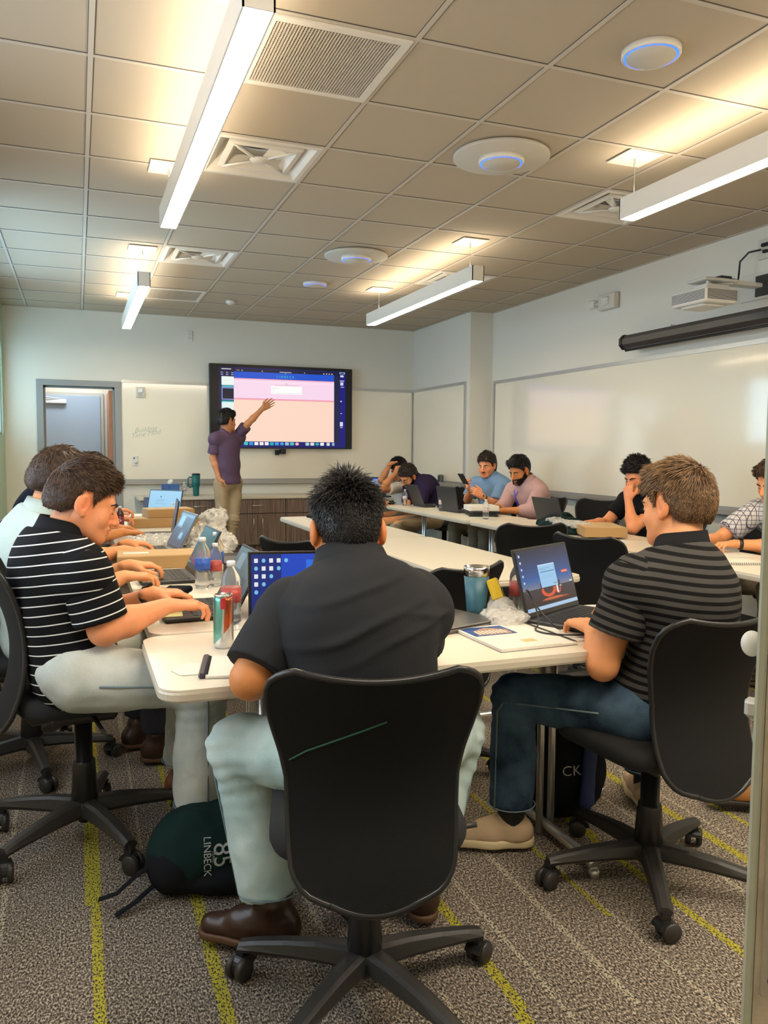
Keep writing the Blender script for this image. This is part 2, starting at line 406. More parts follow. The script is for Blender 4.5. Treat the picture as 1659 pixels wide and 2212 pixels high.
glassm = bpy.data.materials.new('window_glass'); glassm.use_nodes = True; n_, l_ = glassm.node_tree.nodes, glassm.node_tree.links
tr = n_.new('ShaderNodeBsdfTransparent'); gl = n_.new('ShaderNodeBsdfGlossy'); gl.inputs['Roughness'].default_value = 0.02; mx = n_.new('ShaderNodeMixShader'); mx.inputs[0].default_value = 0.08
l_.new(tr.outputs[0], mx.inputs[1]); l_.new(gl.outputs[0], mx.inputs[2]); l_.new(mx.outputs[0], n_['Material Output'].inputs[0])
for i, (a, b, z0, z1) in enumerate((W1, W2)):
    mb = MB()
    for q in (a, (a+b)/2-.02, b-.04): mb.box((XL-.07, q, z0), (XL-.01, q+.04, z1))
    mb.box((XL-.07, a, z0), (XL-.01, b, z0+.04)).box((XL-.07, a, z1-.04), (XL-.01, b, z1))
    fr = struct(mb.build('window_%d' % (i+1), greym)); MB().box((XL-.045, a+.03, z0+.03), (XL-.04, b-.03, z1-.03)).build('pane', glassm, fr)
# door 1: frame and opening into the vestibule
mb = MB()
for a, b in ((DX0-.075, DX0+.0), (DX1, DX1+.075)): mb.box((a, YB-.018, 0), (b, YB+.13, DZ), bev=.002)
mb.box((DX0-.075, YB-.018, DZ), (DX1+.075, YB+.13, DZ+.07), bev=.003)
for a, b in ((DX0, DX0+.022), (DX1-.022, DX1)): mb.box((a, YB+.05, 0), (b, YB+.09, DZ))
mb.box((DX0, YB+.05, DZ-.02), (DX1, YB+.09, DZ))
d1 = struct(mb.build('door_1', greym))
woodd = mat('door_veneer', (0.42, 0.17, 0.08), 0.45, var=0.3, vscale=14)
MB().box((DX1-.062, YB+.10, 0.01), (DX1-.022, YB+.95, DZ-.03)).build('open_door_leaf', woodd, d1)
# vestibule and the far door
vest = mat('vestibule_paint', (0.70, 0.62, 0.50), 0.7)
mb = MB().box((-1.0, 11.55, 0), (1.3, 11.65, 2.7)).box((-1.0, YB+.12, 0), (-.92, 11.6, 2.7)).box((1.2, YB+.12, 0), (1.28, 11.6, 2.7)).box((-1.0, YB+.12, 2.62), (1.3, 11.65, 2.7))
struct(mb.build('wall_vestibule', vest))
d2 = struct(MB().box((-.52, 11.50, 0), (.30, 11.545, 2.0), bev=.003).build('door_2', mat('grey_blue_door', (0.36, 0.43, 0.50), 0.45)))
MB().box((-.56, 11.515, 0), (-.521, 11.55, 1.999)).box((.301, 11.515, 0), (.34, 11.55, 1.999)).box((-.56, 11.515, 2.0), (.34, 11.55, 2.04)).build('door_frame', mat('taupe_frame', (0.5, 0.46, 0.38), 0.5), d2)
mb = MB().box((-.50, 11.44, 1.885), (-.12, 11.50, 1.945), bev=.01).tube([(-.2, 11.45, 1.95), (-.42, 11.40, 1.97), (-.50, 11.47, 2.02)], .008, 6)
mb.build('door_closer', white_pl, d2)
struct(MB().box((-.25, 10.85, 2.59), (.35, 11.1, 2.62)).build('vestibule_glow_panel', glow('cool_fill_glow', (.8, .9, 1), 2.0)))  # unseen glowing panel, added to brighten the vestibule
# the near door leaf whose edge stands by the photographer
paint = mat('chipped_green_paint', (0.40, 0.42, 0.34), 0.5, bump=0.5, bscale=60, var=0.15, vscale=40)
worn = mat('worn_edge', (0.46, 0.40, 0.31), 0.5, bump=1.0, bscale=70, var=0.45, vscale=30)
d3 = bpy.data.objects.new('door_3', None); C.objects.link(d3); d3['kind'] = 'structure'
d3.location = (0.5135, 0.4925, 0); d3.rotation_euler = (0, 0, -math.radians(47.5))
MB().box((0, .004, 0.0), (.045, .90, 2.3)).build('door_leaf', paint, d3)
MB().box((.008, .0, 0.02), (.037, .0035, 2.3)).build('edge_strip', worn, d3)
MB().box((-.0005, -.0025, .0), (.0075, .0035, 2.3), bev=.002).box((.0375, -.0025, .0), (.0455, .0035, 2.3), bev=.002).build('door_edge_bead', paint, d3)
mb = MB().box((.013, -.0022, .86), (.033, -.0003, 1.14), bev=.001); mb.build('latch_plate', mat('latch_steel', (.42, .38, .32), .5, .5, bump=.5, bscale=80), d3)
mb = MB()
for z in (.875, .925, 1.08, 1.12):
    q = MB().lathe([(.004, 0), (.004, .001), (0, .0015)], 10).xf(Matrix.Translation((.022, -.0022, z)) @ Matrix.Rotation(PI/2, 4, 'X')); mb.add(q.v, q.f)
mb.box((.017, -.0032, .975), (.026, -.0021, 1.03)); mb.build('latch', gapm, d3)
MB().lathe([(.0092*math.sin(q), -.0092*math.cos(q)) for q in np.linspace(0, PI, 13)], 24).xf(Matrix.Translation((-.006, .06, 1.142)) @ Matrix.Diagonal((1, 1, 1.25, 1))).build('door_knob', white_pl, d3)
MB().box((-.010, .055, 1.076), (.002, .07, 1.092), bev=.003).build('door_lever', alum, d3)
# whiteboards : three boards, their rails and trays are trims
board = mat('whiteboard_enamel', (0.88, 0.82, 0.68), 0.16, spec=0.6, coat=1.0); board.node_tree.nodes['Principled BSDF'].inputs['Coat Roughness'].default_value = 0.08; board.node_tree.nodes['Principled BSDF'].inputs['Coat IOR'].default_value = 1.7
Z0b, Z1b = 0.93, 2.10
struct(MB().box((DX1+.09, YB-.012, Z0b), (4.34, YB, Z1b)).build('trim_3', board))
struct(MB().box((XB-.012, 8.74, Z0b), (XB, 10.28, Z1b)).build('trim_4', board))
struct(MB().box((XR-.012, 2.2, Z0b-.03), (XR, 8.52, Z1b)).build('trim_5', board))
mb = MB().box((DX1+.08, YB-.022, Z1b), (4.34, YB, Z1b+.035)).box((XB-.02, 8.70, Z1b), (XB, 10.33, Z1b+.035)).box((XR-.02, 2.1, Z1b), (XR, 8.56, Z1b+.035))
mb.box((XB-.02, 8.70, Z0b), (XB, 8.735, Z1b)).box((XR-.02, 8.53, Z0b-.02), (XR, 8.565, Z1b)).box((XB-.016, 10.28, Z0b), (XB, 10.30, Z1b)).box((4.325, YB-.018, Z0b), (4.34, YB, Z1b))
struct(mb.build('trim_6', alum))
mb = MB()
mb.box((DX1+.08, YB-.07, Z0b-.05), (XB-.01, YB, Z0b-.038)).box((DX1+.08, YB-.075, Z0b-.06), (XB-.01, YB-.062, Z0b-.02)).box((DX1+.08, YB-.02, Z0b-.06), (XB-.01, YB, Z0b))
mb.box((XB-.07, 8.68, Z0b-.05), (XB, 10.26, Z0b-.038)).box((XB-.075, 8.68, Z0b-.06), (XB-.062, 10.26, Z0b-.02)).box((XB-.02, 8.68, Z0b-.06), (XB, 10.26, Z0b))
mb.box((XR-.07, 2.1, Z0b-.08), (XR, 8.52, Z0b-.068)).box((XR-.075, 2.1, Z0b-.09), (XR-.062, 8.52, Z0b-.05)).box((XR-.02, 2.1, Z0b-.09), (XR, 8.52, Z0b-.03))
struct(mb.build('trim_7', mat('tray_aluminium', (.40, .39, .37), .4, .4)))
struct(MB().box((XB-.012, 8.62-.001, 0), (XB, 10.33, .1)).box((XR-.012, YF, 0), (XR, 8.62, .1)).build('baseboard_right', mat('rubber_base', (.06, .055, .05), .7)))
struct(MB().box((DX1+.075, YB-.012, 0), (XB-.02, YB, .1)).box((XL, YB-.012, 0), (DX0-.075, YB, .1)).build('baseboard_back', MATS['rubber_base']))
# ------------------------------------------------------------------ ceiling fittings
lampw = mat('lamp_housing', (0.80, 0.76, 0.68), 0.35)
diff = glow('lamp_diffuser', (1.0, 0.84, 0.60), LAMP_W)
diffu = glow('lamp_uplight', (1.0, 0.83, 0.60), LAMP_W*0.38)
wire = mat('steel_wire', (.5, .48, .44), .4, .8)
def pendant(x, y0, y1, wires, label):
    t = thing('pendant_light', label, 'ceiling light', (x, y0, 2.61), 0, 'linear pendant lights'); L = y1-y0; w2 = .05
    mb = MB().box((-w2, 0, 0), (-w2+.006, L, .115)).box((w2-.006, 0, 0), (w2, L, .115)).box((-w2, 0, 0), (w2, .006, .115)).box((-w2, L-.006, 0), (w2, L, .115)).box((-w2+.006, .01, .03), (w2-.006, L-.01, .09))
    mb.build('housing', lampw, t)
    MB().box((-w2+.0065, .0065, .008), (w2-.0065, L-.0065, .028)).build('diffuser', diff, t)
    MB().box((-w2+.0065, .0065, .092), (w2-.0065, L-.0065, .104)).build('uplight', diffu, t)
    for wy in wires:
        yy = wy-y0; MB().tube([(0, yy, .09), (0, yy, CEIL-2.61-.02)], .0016, 6).lathe([(.006, -.05), (.006, 0)], 8, at=(0, yy, CEIL-2.61-.006)).build('suspension_cable', wire, t)
        MB().box((-.11, yy-.11, CEIL-2.61-.012), (.11, yy+.11, CEIL-2.61-.0055), bev=.002).build('ceiling_plate', lampw, t)
pendant(0.53, 2.46, 5.02, (2.75, 5.06-.12), 'long white linear pendant lamp nearest on the left, beside the big return grille')
pendant(0.53, 6.85, 9.35, (6.98, 9.1), 'short-looking white linear pendant lamp over the doorway end of the left row')
pendant(2.92, 1.25, 3.86, (1.5, 3.80), 'white linear pendant lamp cut by the right picture edge')
pendant(2.90, 5.62, 8.05, (5.76, 7.8), 'white linear pendant lamp far down the room on the right')
def tilebox(cx_, cy_): return cx_-GPX/2+.014, cy_-GPY/2+.014, cx_+GPX/2-.014, cy_+GPY/2-.014
def grille(cx_, cy_, label, n):
    t = thing('return_grille', label, 'air vent', (cx_, cy_, CEIL), 0, 'ceiling return grilles'); a, b = GPX/2-.012, GPY/2-.012
    mb = MB().box((-a, -b, -.013), (a, -b+.035, -.004)).box((-a, b-.035, -.013), (a, b, -.004)).box((-a, -b+.035, -.013), (-a+.035, b-.035, -.004)).box((a-.035, -b+.035, -.013), (a, b-.035, -.004)); mb.build('frame', lampw, t)
    mb = MB()
    for i in range(n):
        x = -a+.045+(2*a-.09)*i/(n-1); mb.box((x-.0030, -b+.035, -.011), (x+.0030, b-.035, -.0045))
    for i in range(34):
        y = -b+.045+(2*b-.09)*i/33; mb.box((-a+.035, y-.0016, -.0080), (a-.035, y+.0016, -.005))
    mb.build('louvre', gridm, t); MB().box((-a+.036, -b+.036, -.0042), (a-.036, b-.036, -.0032)).build('backing', mat('grille_dark', (.13, .12, .11), .9), t)
grille(GX0+GPX*1.5, GY0+GPY*.5, 'large square return grille with fine slats beside the near left pendant lamp', 40)
grille(GX0+GPX*1.5, GY0+GPY*9.4, 'small far return grille beside the left pendant lamp at the back', 40)
def diffuser(cx_, cy_, label):
    t = thing('air_diffuser', label, 'air vent', (cx_, cy_, CEIL), 0, 'square ceiling air diffusers'); a, b = GPX/2-.012, GPY/2-.012
    def ring(mb, s0, z0, s1, z1):
        p = lambda s_, z: [(-a*s_, -b*s_, z), (a*s_, -b*s_, z), (a*s_, b*s_, z), (-a*s_, b*s_, z)]
        mb.add(p(s0, z0)+p(s1, z1), [(i, (i+1) % 4, 4+(i+1) % 4, 4+i) for i in range(4)])
    # housing hangs just under the tile plane, its cone rises towards the dark duct
    mb = MB(); ring(mb, 1, .01, 1, -.006); ring(mb, 1, -.006, .90, -.009); ring(mb, .90, -.009, .52, .105); mb.build('frame', lampw, t)
    MB().box((-a*.52, -b*.52, .106), (a*.52, b*.52, .116)).build('plenum', lampw, t)
    mb = MB(); ring(mb, .70, .002, .60, -.004); ring(mb, .60, -.004, .42, .055); ring(mb, .70, .002, .70, .012); ring(mb, .70, .012, .44, .062)
    for q in range(4):
        an = PI/2*q+PI/4; an2 = an+PI/2; p_ = lambda r_, s_, z: (a*r_*math.cos(s_), b*r_*math.sin(s_), z); mb.tube([p_(.86, an, .0), p_(.2, an, -.004)], .008, 6); mb.add([p_(.62, an, .004), p_(.5, an-.5, .03), p_(.12, an-.7, -.004), p_(.12, an, -.006)], [(0, 1, 2, 3)])
    mb.build('louvre', lampw, t)
    MB().lathe([(.115, .104), (.115, .096), (0, .096)], 28).build('duct_opening', blackm, t)
    MB().lathe([(0, -.016), (.050, -.013), (.056, -.004), (0, .0)], 20).build('centre_cap', lampw, t)
for i, j, l in ((1.5, 2.5, 'square air diffuser with dark duct nearest the left pendant lamp'), (1.5, 6.5, 'square air diffuser on the far left, past the first pendant lamp'),
                (5.5, 2.5, 'square air diffuser half behind the tip of the near right pendant lamp'), (5.5, 6.5, 'square air diffuser beside the far right pendant lamp')):
    diffuser(GX0+GPX*(i if i < 5 else 5.5), GY0+GPY*j, l)
ledb = glow('blue_led', (0.02, 0.08, 1.0), 3.0)
spk = mat('speaker_white', (0.62, 0.58, 0.50), 0.6, bump=.2, bscale=800)
def disc(x, y, R_, r_, z, label):
    t = thing('ceiling_speaker', label, 'ceiling speaker', (x, y, CEIL), 0, 'round ceiling speakers with blue rings')
    if R_: MB().lathe([(0, -.028), (R_-.004, -.028), (R_, -.024), (R_, -.010), (R_-.02, -.001)][::-1], 56).build('cover_plate', spk, t)
    zz = -.028 if R_ else -.001
    MB().lathe([(r_, zz), (r_, zz-.022), (r_-.004, zz-.028), (r_-.010, zz-.026)], 48).build('ring_housing', lampw, t)
    MB().lathe([(r_-.010, zz-.010), (r_-.010, zz-.026), (r_-.019, zz-.026), (r_-.019, zz-.010)], 48).build('blue_ring', ledb, t)
    MB().lathe([(r_-.019, zz-.006), (r_-.019, zz-.030), (0, zz-.033)], 48).build('speaker_grille', spk, t)
disc(2.215, 4.04, .265, .125, 0, 'large round ceiling speaker with a blue ring, nearest of the two large ones')
disc(2.21, 6.50, .265, .125, 0, 'large round ceiling speaker with a blue ring, farther of the two large ones')
disc(2.215, 2.80, 0, .118, 0, 'small round speaker with bright blue ring at the top right of the ceiling')
disc(2.21, 7.75, 0, .115, 0, 'small round speaker with blue ring far down the ceiling')
t = thing('smoke_detector', 'small white round smoke detector on the far ceiling', 'smoke detector', (1.617, 9.05, CEIL))
MB().lathe([(.055, -.001), (.055, -.02), (.04, -.035), (.0, -.04)], 24).build('housing', white_pl, t); MB().lathe([(.03, -.0385), (.02, -.044), (0, -.045)], 16).build('sensor_cap', off_pl, t)
# ------------------------------------------------------------------ wall fittings
def plate(name, x, z, w_, h_, label, cat, d=.012, m=None, y=None):
    o = MB().box((-w_/2, -d, -h_/2), (w_/2, 0, h_/2), bev=.003).build(name, m or white_pl); o.location = (x, (y or YB)-.0005, z); return tag(o, label, cat)
o = plate('wall_outlet', 1.33, 2.73-.025, .075, .12, 'white socket plate high on the back wall above the screen', 'outlet')
for z in (-.025, .025): MB().box((-.018, -.014, z-.015), (.018, -.011, z+.015), bev=.002).build('socket', off_pl, o)
o = plate('fire_strobe', .735, 1.99, .10, .125, 'white fire alarm strobe on the whiteboard beside the door', 'alarm', .035, off_pl, YB-.012)
MB().box((-.03, -.05, -.005), (.03, -.034, .045), bev=.006).build('strobe_lens', mat('strobe_lens', (.8, .8, .8), .1), o)
for k in range(4): MB().box((-.03, -.037, -.05+k*.01), (.03, -.034, -.046+k*.01)).build('sounder_slot', greym, o)
o = plate('volume_control', .66, 1.155, .075, .125, 'white wall plate with dial and dark button beside the door', 'wall control', .012, white_pl, YB-.012)
MB().lathe([(.017, 0), (.016, .018), (0, .019)], 20).xf(Matrix.Translation((.01, -.012, -.02)) @ Matrix.Rotation(PI/2, 4, 'X')).build('dial', off_pl, o)
MB().lathe([(.009, 0), (.009, .004), (0, .004)], 16).xf(Matrix.Translation((-.012, -.012, .032)) @ Matrix.Rotation(PI/2, 4, 'X')).build('button', blackp, o)
wr = mat('faded_green_marker', (0.34, 0.44, 0.33), 0.6)
for s_, z, ang in (('Building', 1.54, 8), ('Time Mod', 1.485, 10)):
    mt = basis((.79, YB-.0132, z), (math.cos(math.radians(ang)), 0, math.sin(math.radians(ang))), (0, 0, 1), (0, -1, 0))
    o = text_obj('marker_writing', s_, .085, mt, wr, None, 0.0003, .25, -.0012); tag(o, 'faint green handwritten word, %s line on the left of the whiteboard' % ('upper' if z > 1.5 else 'lower'), 'writing')
# emergency light on the right wall
t = thing('emergency_light', 'twin-head emergency light high on the right wall', 'emergency light', (XR, 6.35, 2.69))
MB().box((-.07, -.13, -.065), (-.005, .11, .075), bev=.008).build('housing', off_pl, t)
for y in (.19, -.02): MB().box((-.10, y-.045, -.03), (-.055, y+.045, .045), bev=.012).build('lamp_head', white_pl, t)
MB().tube([(-.06, .10, .0), (-.06, .16, .0)], .012, 8).build('bracket', off_pl, t)
# projector on a wall arm
t = thing('projector', 'white short-throw projector with black vents on the right wall', 'projector', (4.135, 4.59, 2.335)); t.scale = (.82, .80, .85)
prof = [(-.20, -.23), (.20, -.17), (.20, .20), (-.20, .20)]
MB().prism(rrect(-.17, -.24, .17, .20, .03), 0, .115, bev=.012).prism(rrect(-.12, -.16, .12, .14, .03), -.018, .002, bev=.008).build('projector_body', white_pl, t)
mb = MB()
for k in range(9): mb.box((-.1725, -.22, .022+k*.009), (-.168, .18, .026+k*.009)); mb.box((-.155, -.2425, .022+k*.009), (.155, -.238, .026+k*.009))
mb.build('vent', mat('vent_dark', (.05, .05, .05), .7), t)
t = thing('projector_mount', 'white steel wall arm carrying the projector', 'bracket', (4.22, 4.60, 2.44))
MB().box((-.10, -.07, .0), (.10, .07, .05), bev=.006).box((-.14, -.10, .065), (.16, .10, .085), bev=.008).tube([(-.11, -.08, .05), (.10, .06, .06)], .009, 8).tube([(-.10, .07, .05), (.12, -.08, .06)], .009, 8).build('head', white_pl, t)
MB().box((.10, -.05, .062), (.43, .04, .092), bev=.004).box((.425, -.16, -.02), (.4395, .16, .17), bev=.003).build('arm', white_pl, t)
MB().box((.05, -.04, .093), (.15, .06, .118), bev=.004).build('adapter_box', blackp, t)
MB().box((.421, -.14, .0), (.4255, .02, .15), bev=.003).build('cable_opening', mat('vent_dark', (.05, .05, .05), .7), t)
o = MB().box((-.028, -.10, -.07), (0, .10, .07), bev=.004).build('wall_outlet', off_pl); o.location = (XR-.001, 4.50, 2.77); tag(o, 'raised socket box high on the right wall with black plugs', 'outlet')
MB().box((-.055, -.02, .01), (-.027, .05, .035), bev=.005).box((-.05, .0, -.035), (-.027, .04, -.012), bev=.005).build('plug', blackp, o)
o = MB().tube([(4.60, 4.54, 2.76), (4.57, 4.62, 2.755), (4.55, 4.68, 2.70), (4.545, 4.68, 2.62), (4.52, 4.66, 2.56), (4.36, 4.63, 2.562)], .007, 8).build('power_cord', blackp); tag(o, 'black cord hanging from the high socket box to the projector', 'cord')
# rolled projection screen
t = thing('projection_screen', 'rolled-up projection screen in a dark grey case above the right whiteboard', 'screen', (XR-.125, 4.22, 2.27)); t.scale = (1.15, 1, 1.2)
oct_ = [(.045*math.cos(PI/8+k*PI/4)*1.15, .052*math.sin(PI/8+k*PI/4)) for k in range(8)]
mb = MB(); mb.prism(oct_, -1.75, 1.72); mb.xf(Matrix.Rotation(-PI/2, 4, 'X')); mb.build('case', mat('dark_grey_case', (.055, .048, .045), .35), t)
mb = MB(); mb.prism([(p[0]*1.12, p[1]*1.12) for p in oct_], 1.72, 1.75).prism([(p[0]*1.12, p[1]*1.12) for p in oct_], -1.78, -1.75); mb.xf(Matrix.Rotation(-PI/2, 4, 'X')); mb.build('end_cap', blackp, t)
MB().tube([(-.02, -1.7, -.062), (-.02, 1.7, -.062)], .009, 8).build('pull_bar', blackp, t)
MB().box((.03, 1.2, .02), (.10, 1.24, .07)).box((.03, -.6, .02), (.10, -.56, .07)).build('wall_bracket', white_pl, t)
# television
t = thing('television', 'large black wall television showing a pink and blue web page', 'television', (2.49, YB-.09, 1.845))
TW, TH = 1.875, 1.055
MB().box((-TW/2, -.03, -TH/2), (TW/2, .02, TH/2), bev=.006).build('casing', blackp, t); MB().box((-.45, .02, -.3), (.45, .089, .3)).build('wall_mount', blackm, t)
R_ = []
R_ += [(0, 0, 1, 1, (2, 4, 12)), (.055, 0.0, .955, .975, (10, 14, 90)), (.055, .04, .16, .975, (16, 18, 60)), (.87, .06, .91, .92, (22, 26, 66)), (.91, .02, .955, .94, (8, 10, 120))]
R_ += [(.16, .925, .91, .955, (14, 16, 40)), (.158, .845, .87, .925, (20, 80, 205)), (.158, .075, .87, .845, (250, 215, 195)), (.158, .600, .87, .845, (246, 214, 236)), (.158, .832, .87, .845, (240, 170, 190)), (.158, .585, .87, .605, (240, 160, 180)), (.158, .80, .87, .81, (250, 225, 240))]
R_ += [(.415, .665, .635, .765, (255, 252, 250)), (.42, .705, .445, .708, (130, 150, 150)), (.42, .735, .47, .738, (130, 150, 150)), (.42, .675, .63, .678, (150, 190, 180)), (.44, .770, .61, .774, (210, 150, 150)), (.515, .79, .53, .795, (100, 90, 110))]
R_ += [(.078, .86, .156, .885, (14, 16, 50)), (.075, .755, .158, .86, (232, 244, 240)), (.078, .735, .158, .75, (60, 190, 190)), (.075, .575, .158, .735, (120, 140, 200)), (.082, .59, .156, .715, (4, 4, 40)), (.075, .55, .158, .565, (60, 190, 190)), (.075, .45, .158, .55, (225, 240, 238)), (.075, .945, .14, .955, (220, 220, 230))]
for k in range(3): R_ += [(.07+.035*k, .905, .085+.035*k, .911, (200, 200, 220)), (.07+.035*k, .875, .086+.035*k, .893, (120, 130, 190))]
for k in range(3): R_.append((.172+.01*k, .936, .178+.01*k, .947, ((230, 80, 70), (235, 190, 90), (120, 200, 120))[k], 'o'))
R_ += [(.21, .935, .22, .945, (190, 190, 200)), (.35, .932, .357, .945, (190, 190, 200)), (.475, .932, .56, .940, (200, 200, 215)), (.65, .932, .656, .944, (190, 190, 200))]
for x in (.79, .81, .83, .85): R_.append((x, .93, x+.008, .944, (210, 210, 225)))
R_ += [(.91, .943, .95, .968, (170, 200, 230)), (.914, .948, .946, .963, (20, 30, 60)), (.916, .905, .94, .928, (210, 225, 235)), (.916, .80, .938, .84, (200, 215, 235)), (.918, .775, .944, .782, (210, 210, 225)), (.916, .59, .928, .605, (200, 210, 225)), (.916, .44, .93, .447, (210, 210, 225)), (.914, .28, .936, .335, (205, 220, 240)), (.916, .26, .934, .268, (210, 210, 225))]
for y in (.85, .86): R_.append((.912, y, .945, y+.004, (220, 220, 235)))
R_.append((.158, .025, .93, .072, (14, 20, 110)))
cols = [(60, 190, 200), (40, 150, 220), (240, 240, 245), (250, 235, 240), (235, 240, 250), (20, 170, 190), (70, 150, 230), (60, 160, 220), (150, 190, 220), (70, 190, 190), (240, 180, 190)]
for k in range(11): R_.append((.225+.036*k, .030, .252+.036*k, .068, cols[k], 'o' if k in (7, 10) else 'r'))
for k, cc in enumerate([(170, 210, 210), (220, 225, 225), (40, 170, 175), (235, 240, 240)]): R_.append((.66+.036*k, .030, .687+.036*k, .068, cc, 'o' if k == 2 else 'r'))
R_ += [(.815, .03, .838, .068, (215, 225, 225)), (.855, .03, .873, .068, (150, 180, 220))]
picture('picture', basis((-TW/2+.012, -.0302, -TH/2+.012), (1, 0, 0), (0, 0, 1), (0, -1, 0)), TW-.024, TH-.024, R_, t, 0.567, 'tv')
lt = glow('tv_teal', srgb(60, 200, 190), .567)
text_obj('page_lettering', 'L I N B E C K', .042, basis((.03, -.0365, .388), (1, 0, 0), (0, 0, 1), (0, -1, 0)), lt, t, .0002)
o = MB().add([(.03+.012*math.cos(a), -.0365, .43+.012*math.sin(a)) for a in (PI/2, PI*7/6, PI*11/6)], [(0, 1, 2)]).build('page_mark', lt, t)
t = thing('webcam', 'small black webcam under the television', 'webcam', (2.50, YB-.05, 1.27))
MB().box((-.04, -.03, -.02), (.04, .02, .04), bev=.008).build('housing', blackp, t); MB().lathe([(.018, 0), (.018, .02), (.012, .022), (0, .02)], 16).xf(Matrix.Translation((0, -.03, .01)) @ Matrix.Rotation(PI/2, 4, 'X')).build('lens', mat('lens_glass', (.02, .02, .04), .05), t)
MB().box((-.10, -.035, -.035), (-.05, .02, .03), bev=.004).build('cable_box', blackm, t)
MB().box((-.02, .02, -.02), (.02, .0495, .02)).build('bracket', blackm, t)
# cabinets along the back wall
wood = mat('cabinet_laminate', (0.17, 0.115, 0.085), 0.45); nt2, lk2, b2 = nodes(wood)
tc2 = N(nt2, 'TexCoord'); m2 = N(nt2, 'Mapping'); m2.inputs['Scale'].default_value = (90, 90, 2.0); n2 = N(nt2, 'TexNoise'); n2.inputs['Scale'].default_value = 1.2; n2.inputs['Detail'].default_value = 4
r2 = N(nt2, 'ValToRGB'); r2.color_ramp.elements[0].position = .35; r2.color_ramp.elements[0].color = (.085, .055, .040, 1); r2.color_ramp.elements[1].position = .66; r2.color_ramp.elements[1].color = (.26, .175, .125, 1)
lk2.new(tc2.outputs['Object'], m2.inputs[0]); lk2.new(m2.outputs[0], n2.inputs['Vector']); lk2.new(n2.outputs[0], r2.inputs[0]); lk2.new(r2.outputs[0], b2.inputs['Base Color'])
CX0 = 1.0; CW = 0.705; CY0, CY1 = 9.75, YB-.08
nick = mat('satin_nickel', (.7, .66, .56), .3, .9)
for i in range(4):
    x = CX0+CW*i
    lab = ['brown laminate base cabinet behind the cardboard boxes at the left end', 'brown laminate base cabinet beside the standing man, with two doors and a drawer', 'brown laminate base cabinet partly behind the dark-haired head in the foreground', 'brown laminate base cabinet at the right end, wholly behind the foreground head'][i]
    t = thing('base_cabinet', lab, 'cabinet', (x, CY0, 0), 0, 'base cabinets under the long worktop')
    MB().box((.001, .02, .13), (CW-.001, CY1-CY0, .70)).box((.0, .07, 0), (CW, CY1-CY0, .13)).build('body', wood, t)
    o = MB().box((.004, 0, .525), (CW-.004, .02, .695), bev=.002).build('drawer', wood, t)
    MB().tube([(CW/2-.07, -.004, .62), (CW/2-.065, -.028, .62), (CW/2+.065, -.028, .62), (CW/2+.07, -.004, .62)], .005, 8).build('drawer_pull', nick, o)
    for s_, (a, b) in ((1, (.004, CW/2-.002)), (-1, (CW/2+.002, CW-.004))):
        o = MB().box((a, 0, .135), (b, .02, .515), bev=.002).build('door', wood, t); hx = CW/2-s_*.055
        MB().tube([(hx, -.002, .33), (hx, -.028, .335), (hx, -.028, .455), (hx, -.002, .46)], .005, 8).build('door_pull', nick, o)
wt = MB().box((CX0-.35, CY0-.02, .70), (XB-.005, YB-.013, .735), bev=.004).build('worktop', mat('cream_worktop', (.62, .55, .44), .3)); tag(wt, 'long cream worktop over the brown cabinets below the television', 'countertop')
# ================================================================== tables
top_m = mat('table_laminate', (0.74, 0.67, 0.54), 0.28, var=0.05, vscale=300)
edge_m = mat('table_edge_band', (0.56, 0.50, 0.40), 0.35)
leg_m = mat('table_leg_steel', (0.62, 0.62, 0.60), 0.32, 0.85)
def table(x0, y0, x1, y1, label, long_x, group='grey-white training tables'):
    t = thing('training_table', label, 'table', ((x0+x1)/2, (y0+y1)/2, 0), 0, group); a, b = (x1-x0)/2, (y1-y0)/2
    MB().prism(rrect(-a+.003, -b+.003, a-.003, b-.003, .06), .727, .732).build('tabletop', top_m, t)
    MB().prism(rrect(-a, -b, a, b, .062), .700, .7268, bev=.006).build('edge_band', edge_m, t)
    for s_ in (-1, 1):
        mb = MB(); q = (a-(.345 if s_ < 0 else .395) if long_x else b-.22)*s_
        P = (lambda u, v, z: (q+u, v, z)) if long_x else (lambda u, v, z: (v, q+u, z))
        hw = (b if long_x else a)-.07
        mb.tube([P(-.022, .05, .02), P(-.022, .05, .69)], .0125, 10).tube([P(.022, .05, .02), P(.022, .05, .69)], .0125, 10)
        mb.tube([P(0, -hw, .035), P(0, -hw+.03, .045), P(0, hw-.03, .045), P(0, hw, .035)], .017, 10)
        lo, hi = P(-.03, -hw+.05, .675), P(.03, hw-.05, .699); mb.box(tuple(min(l, h) for l, h in zip(lo, hi)), tuple(max(l, h) for l, h in zip(lo, hi)))
        for u in (-hw, hw): mb.lathe([(.018, 0), (.018, .02), (.01, .03)], 10, at=P(0, u, 0))
        mb.build('leg', leg_m, t)
    return t
table(.17, 1.93, 1.86, 2.535, 'near grey-white table across the foreground, with spiral notebook and closed laptop', True)
table(.197, 2.545, .805, 4.37, 'nearest table of the left row, with the striped-shirt man\'s laptop', False)
table(.200, 4.38, .810, 6.205, 'farther table of the left row, with clear bags and several laptops', False)
table(.205, 6.215, .815, 7.40, 'far end table of the left row, behind the cardboard boxes', False)
table(1.60, 3.14, 2.205, 4.93, 'empty cream table in the middle, nearer half of the middle row', False)
table(1.60, 4.94, 2.205, 6.73, 'empty middle table farther back, with a dark cap at its end', False)
table(3.0, 2.55, 3.61, 4.34, 'right-row table under the cardboard box and papers', False)
table(3.0, 4.35, 3.61, 5.94, 'right-row table with the dark green jacket', False)
table(3.0, 5.95, 3.61, 7.85, 'right-row table at the far end with white binder and bottles', False)
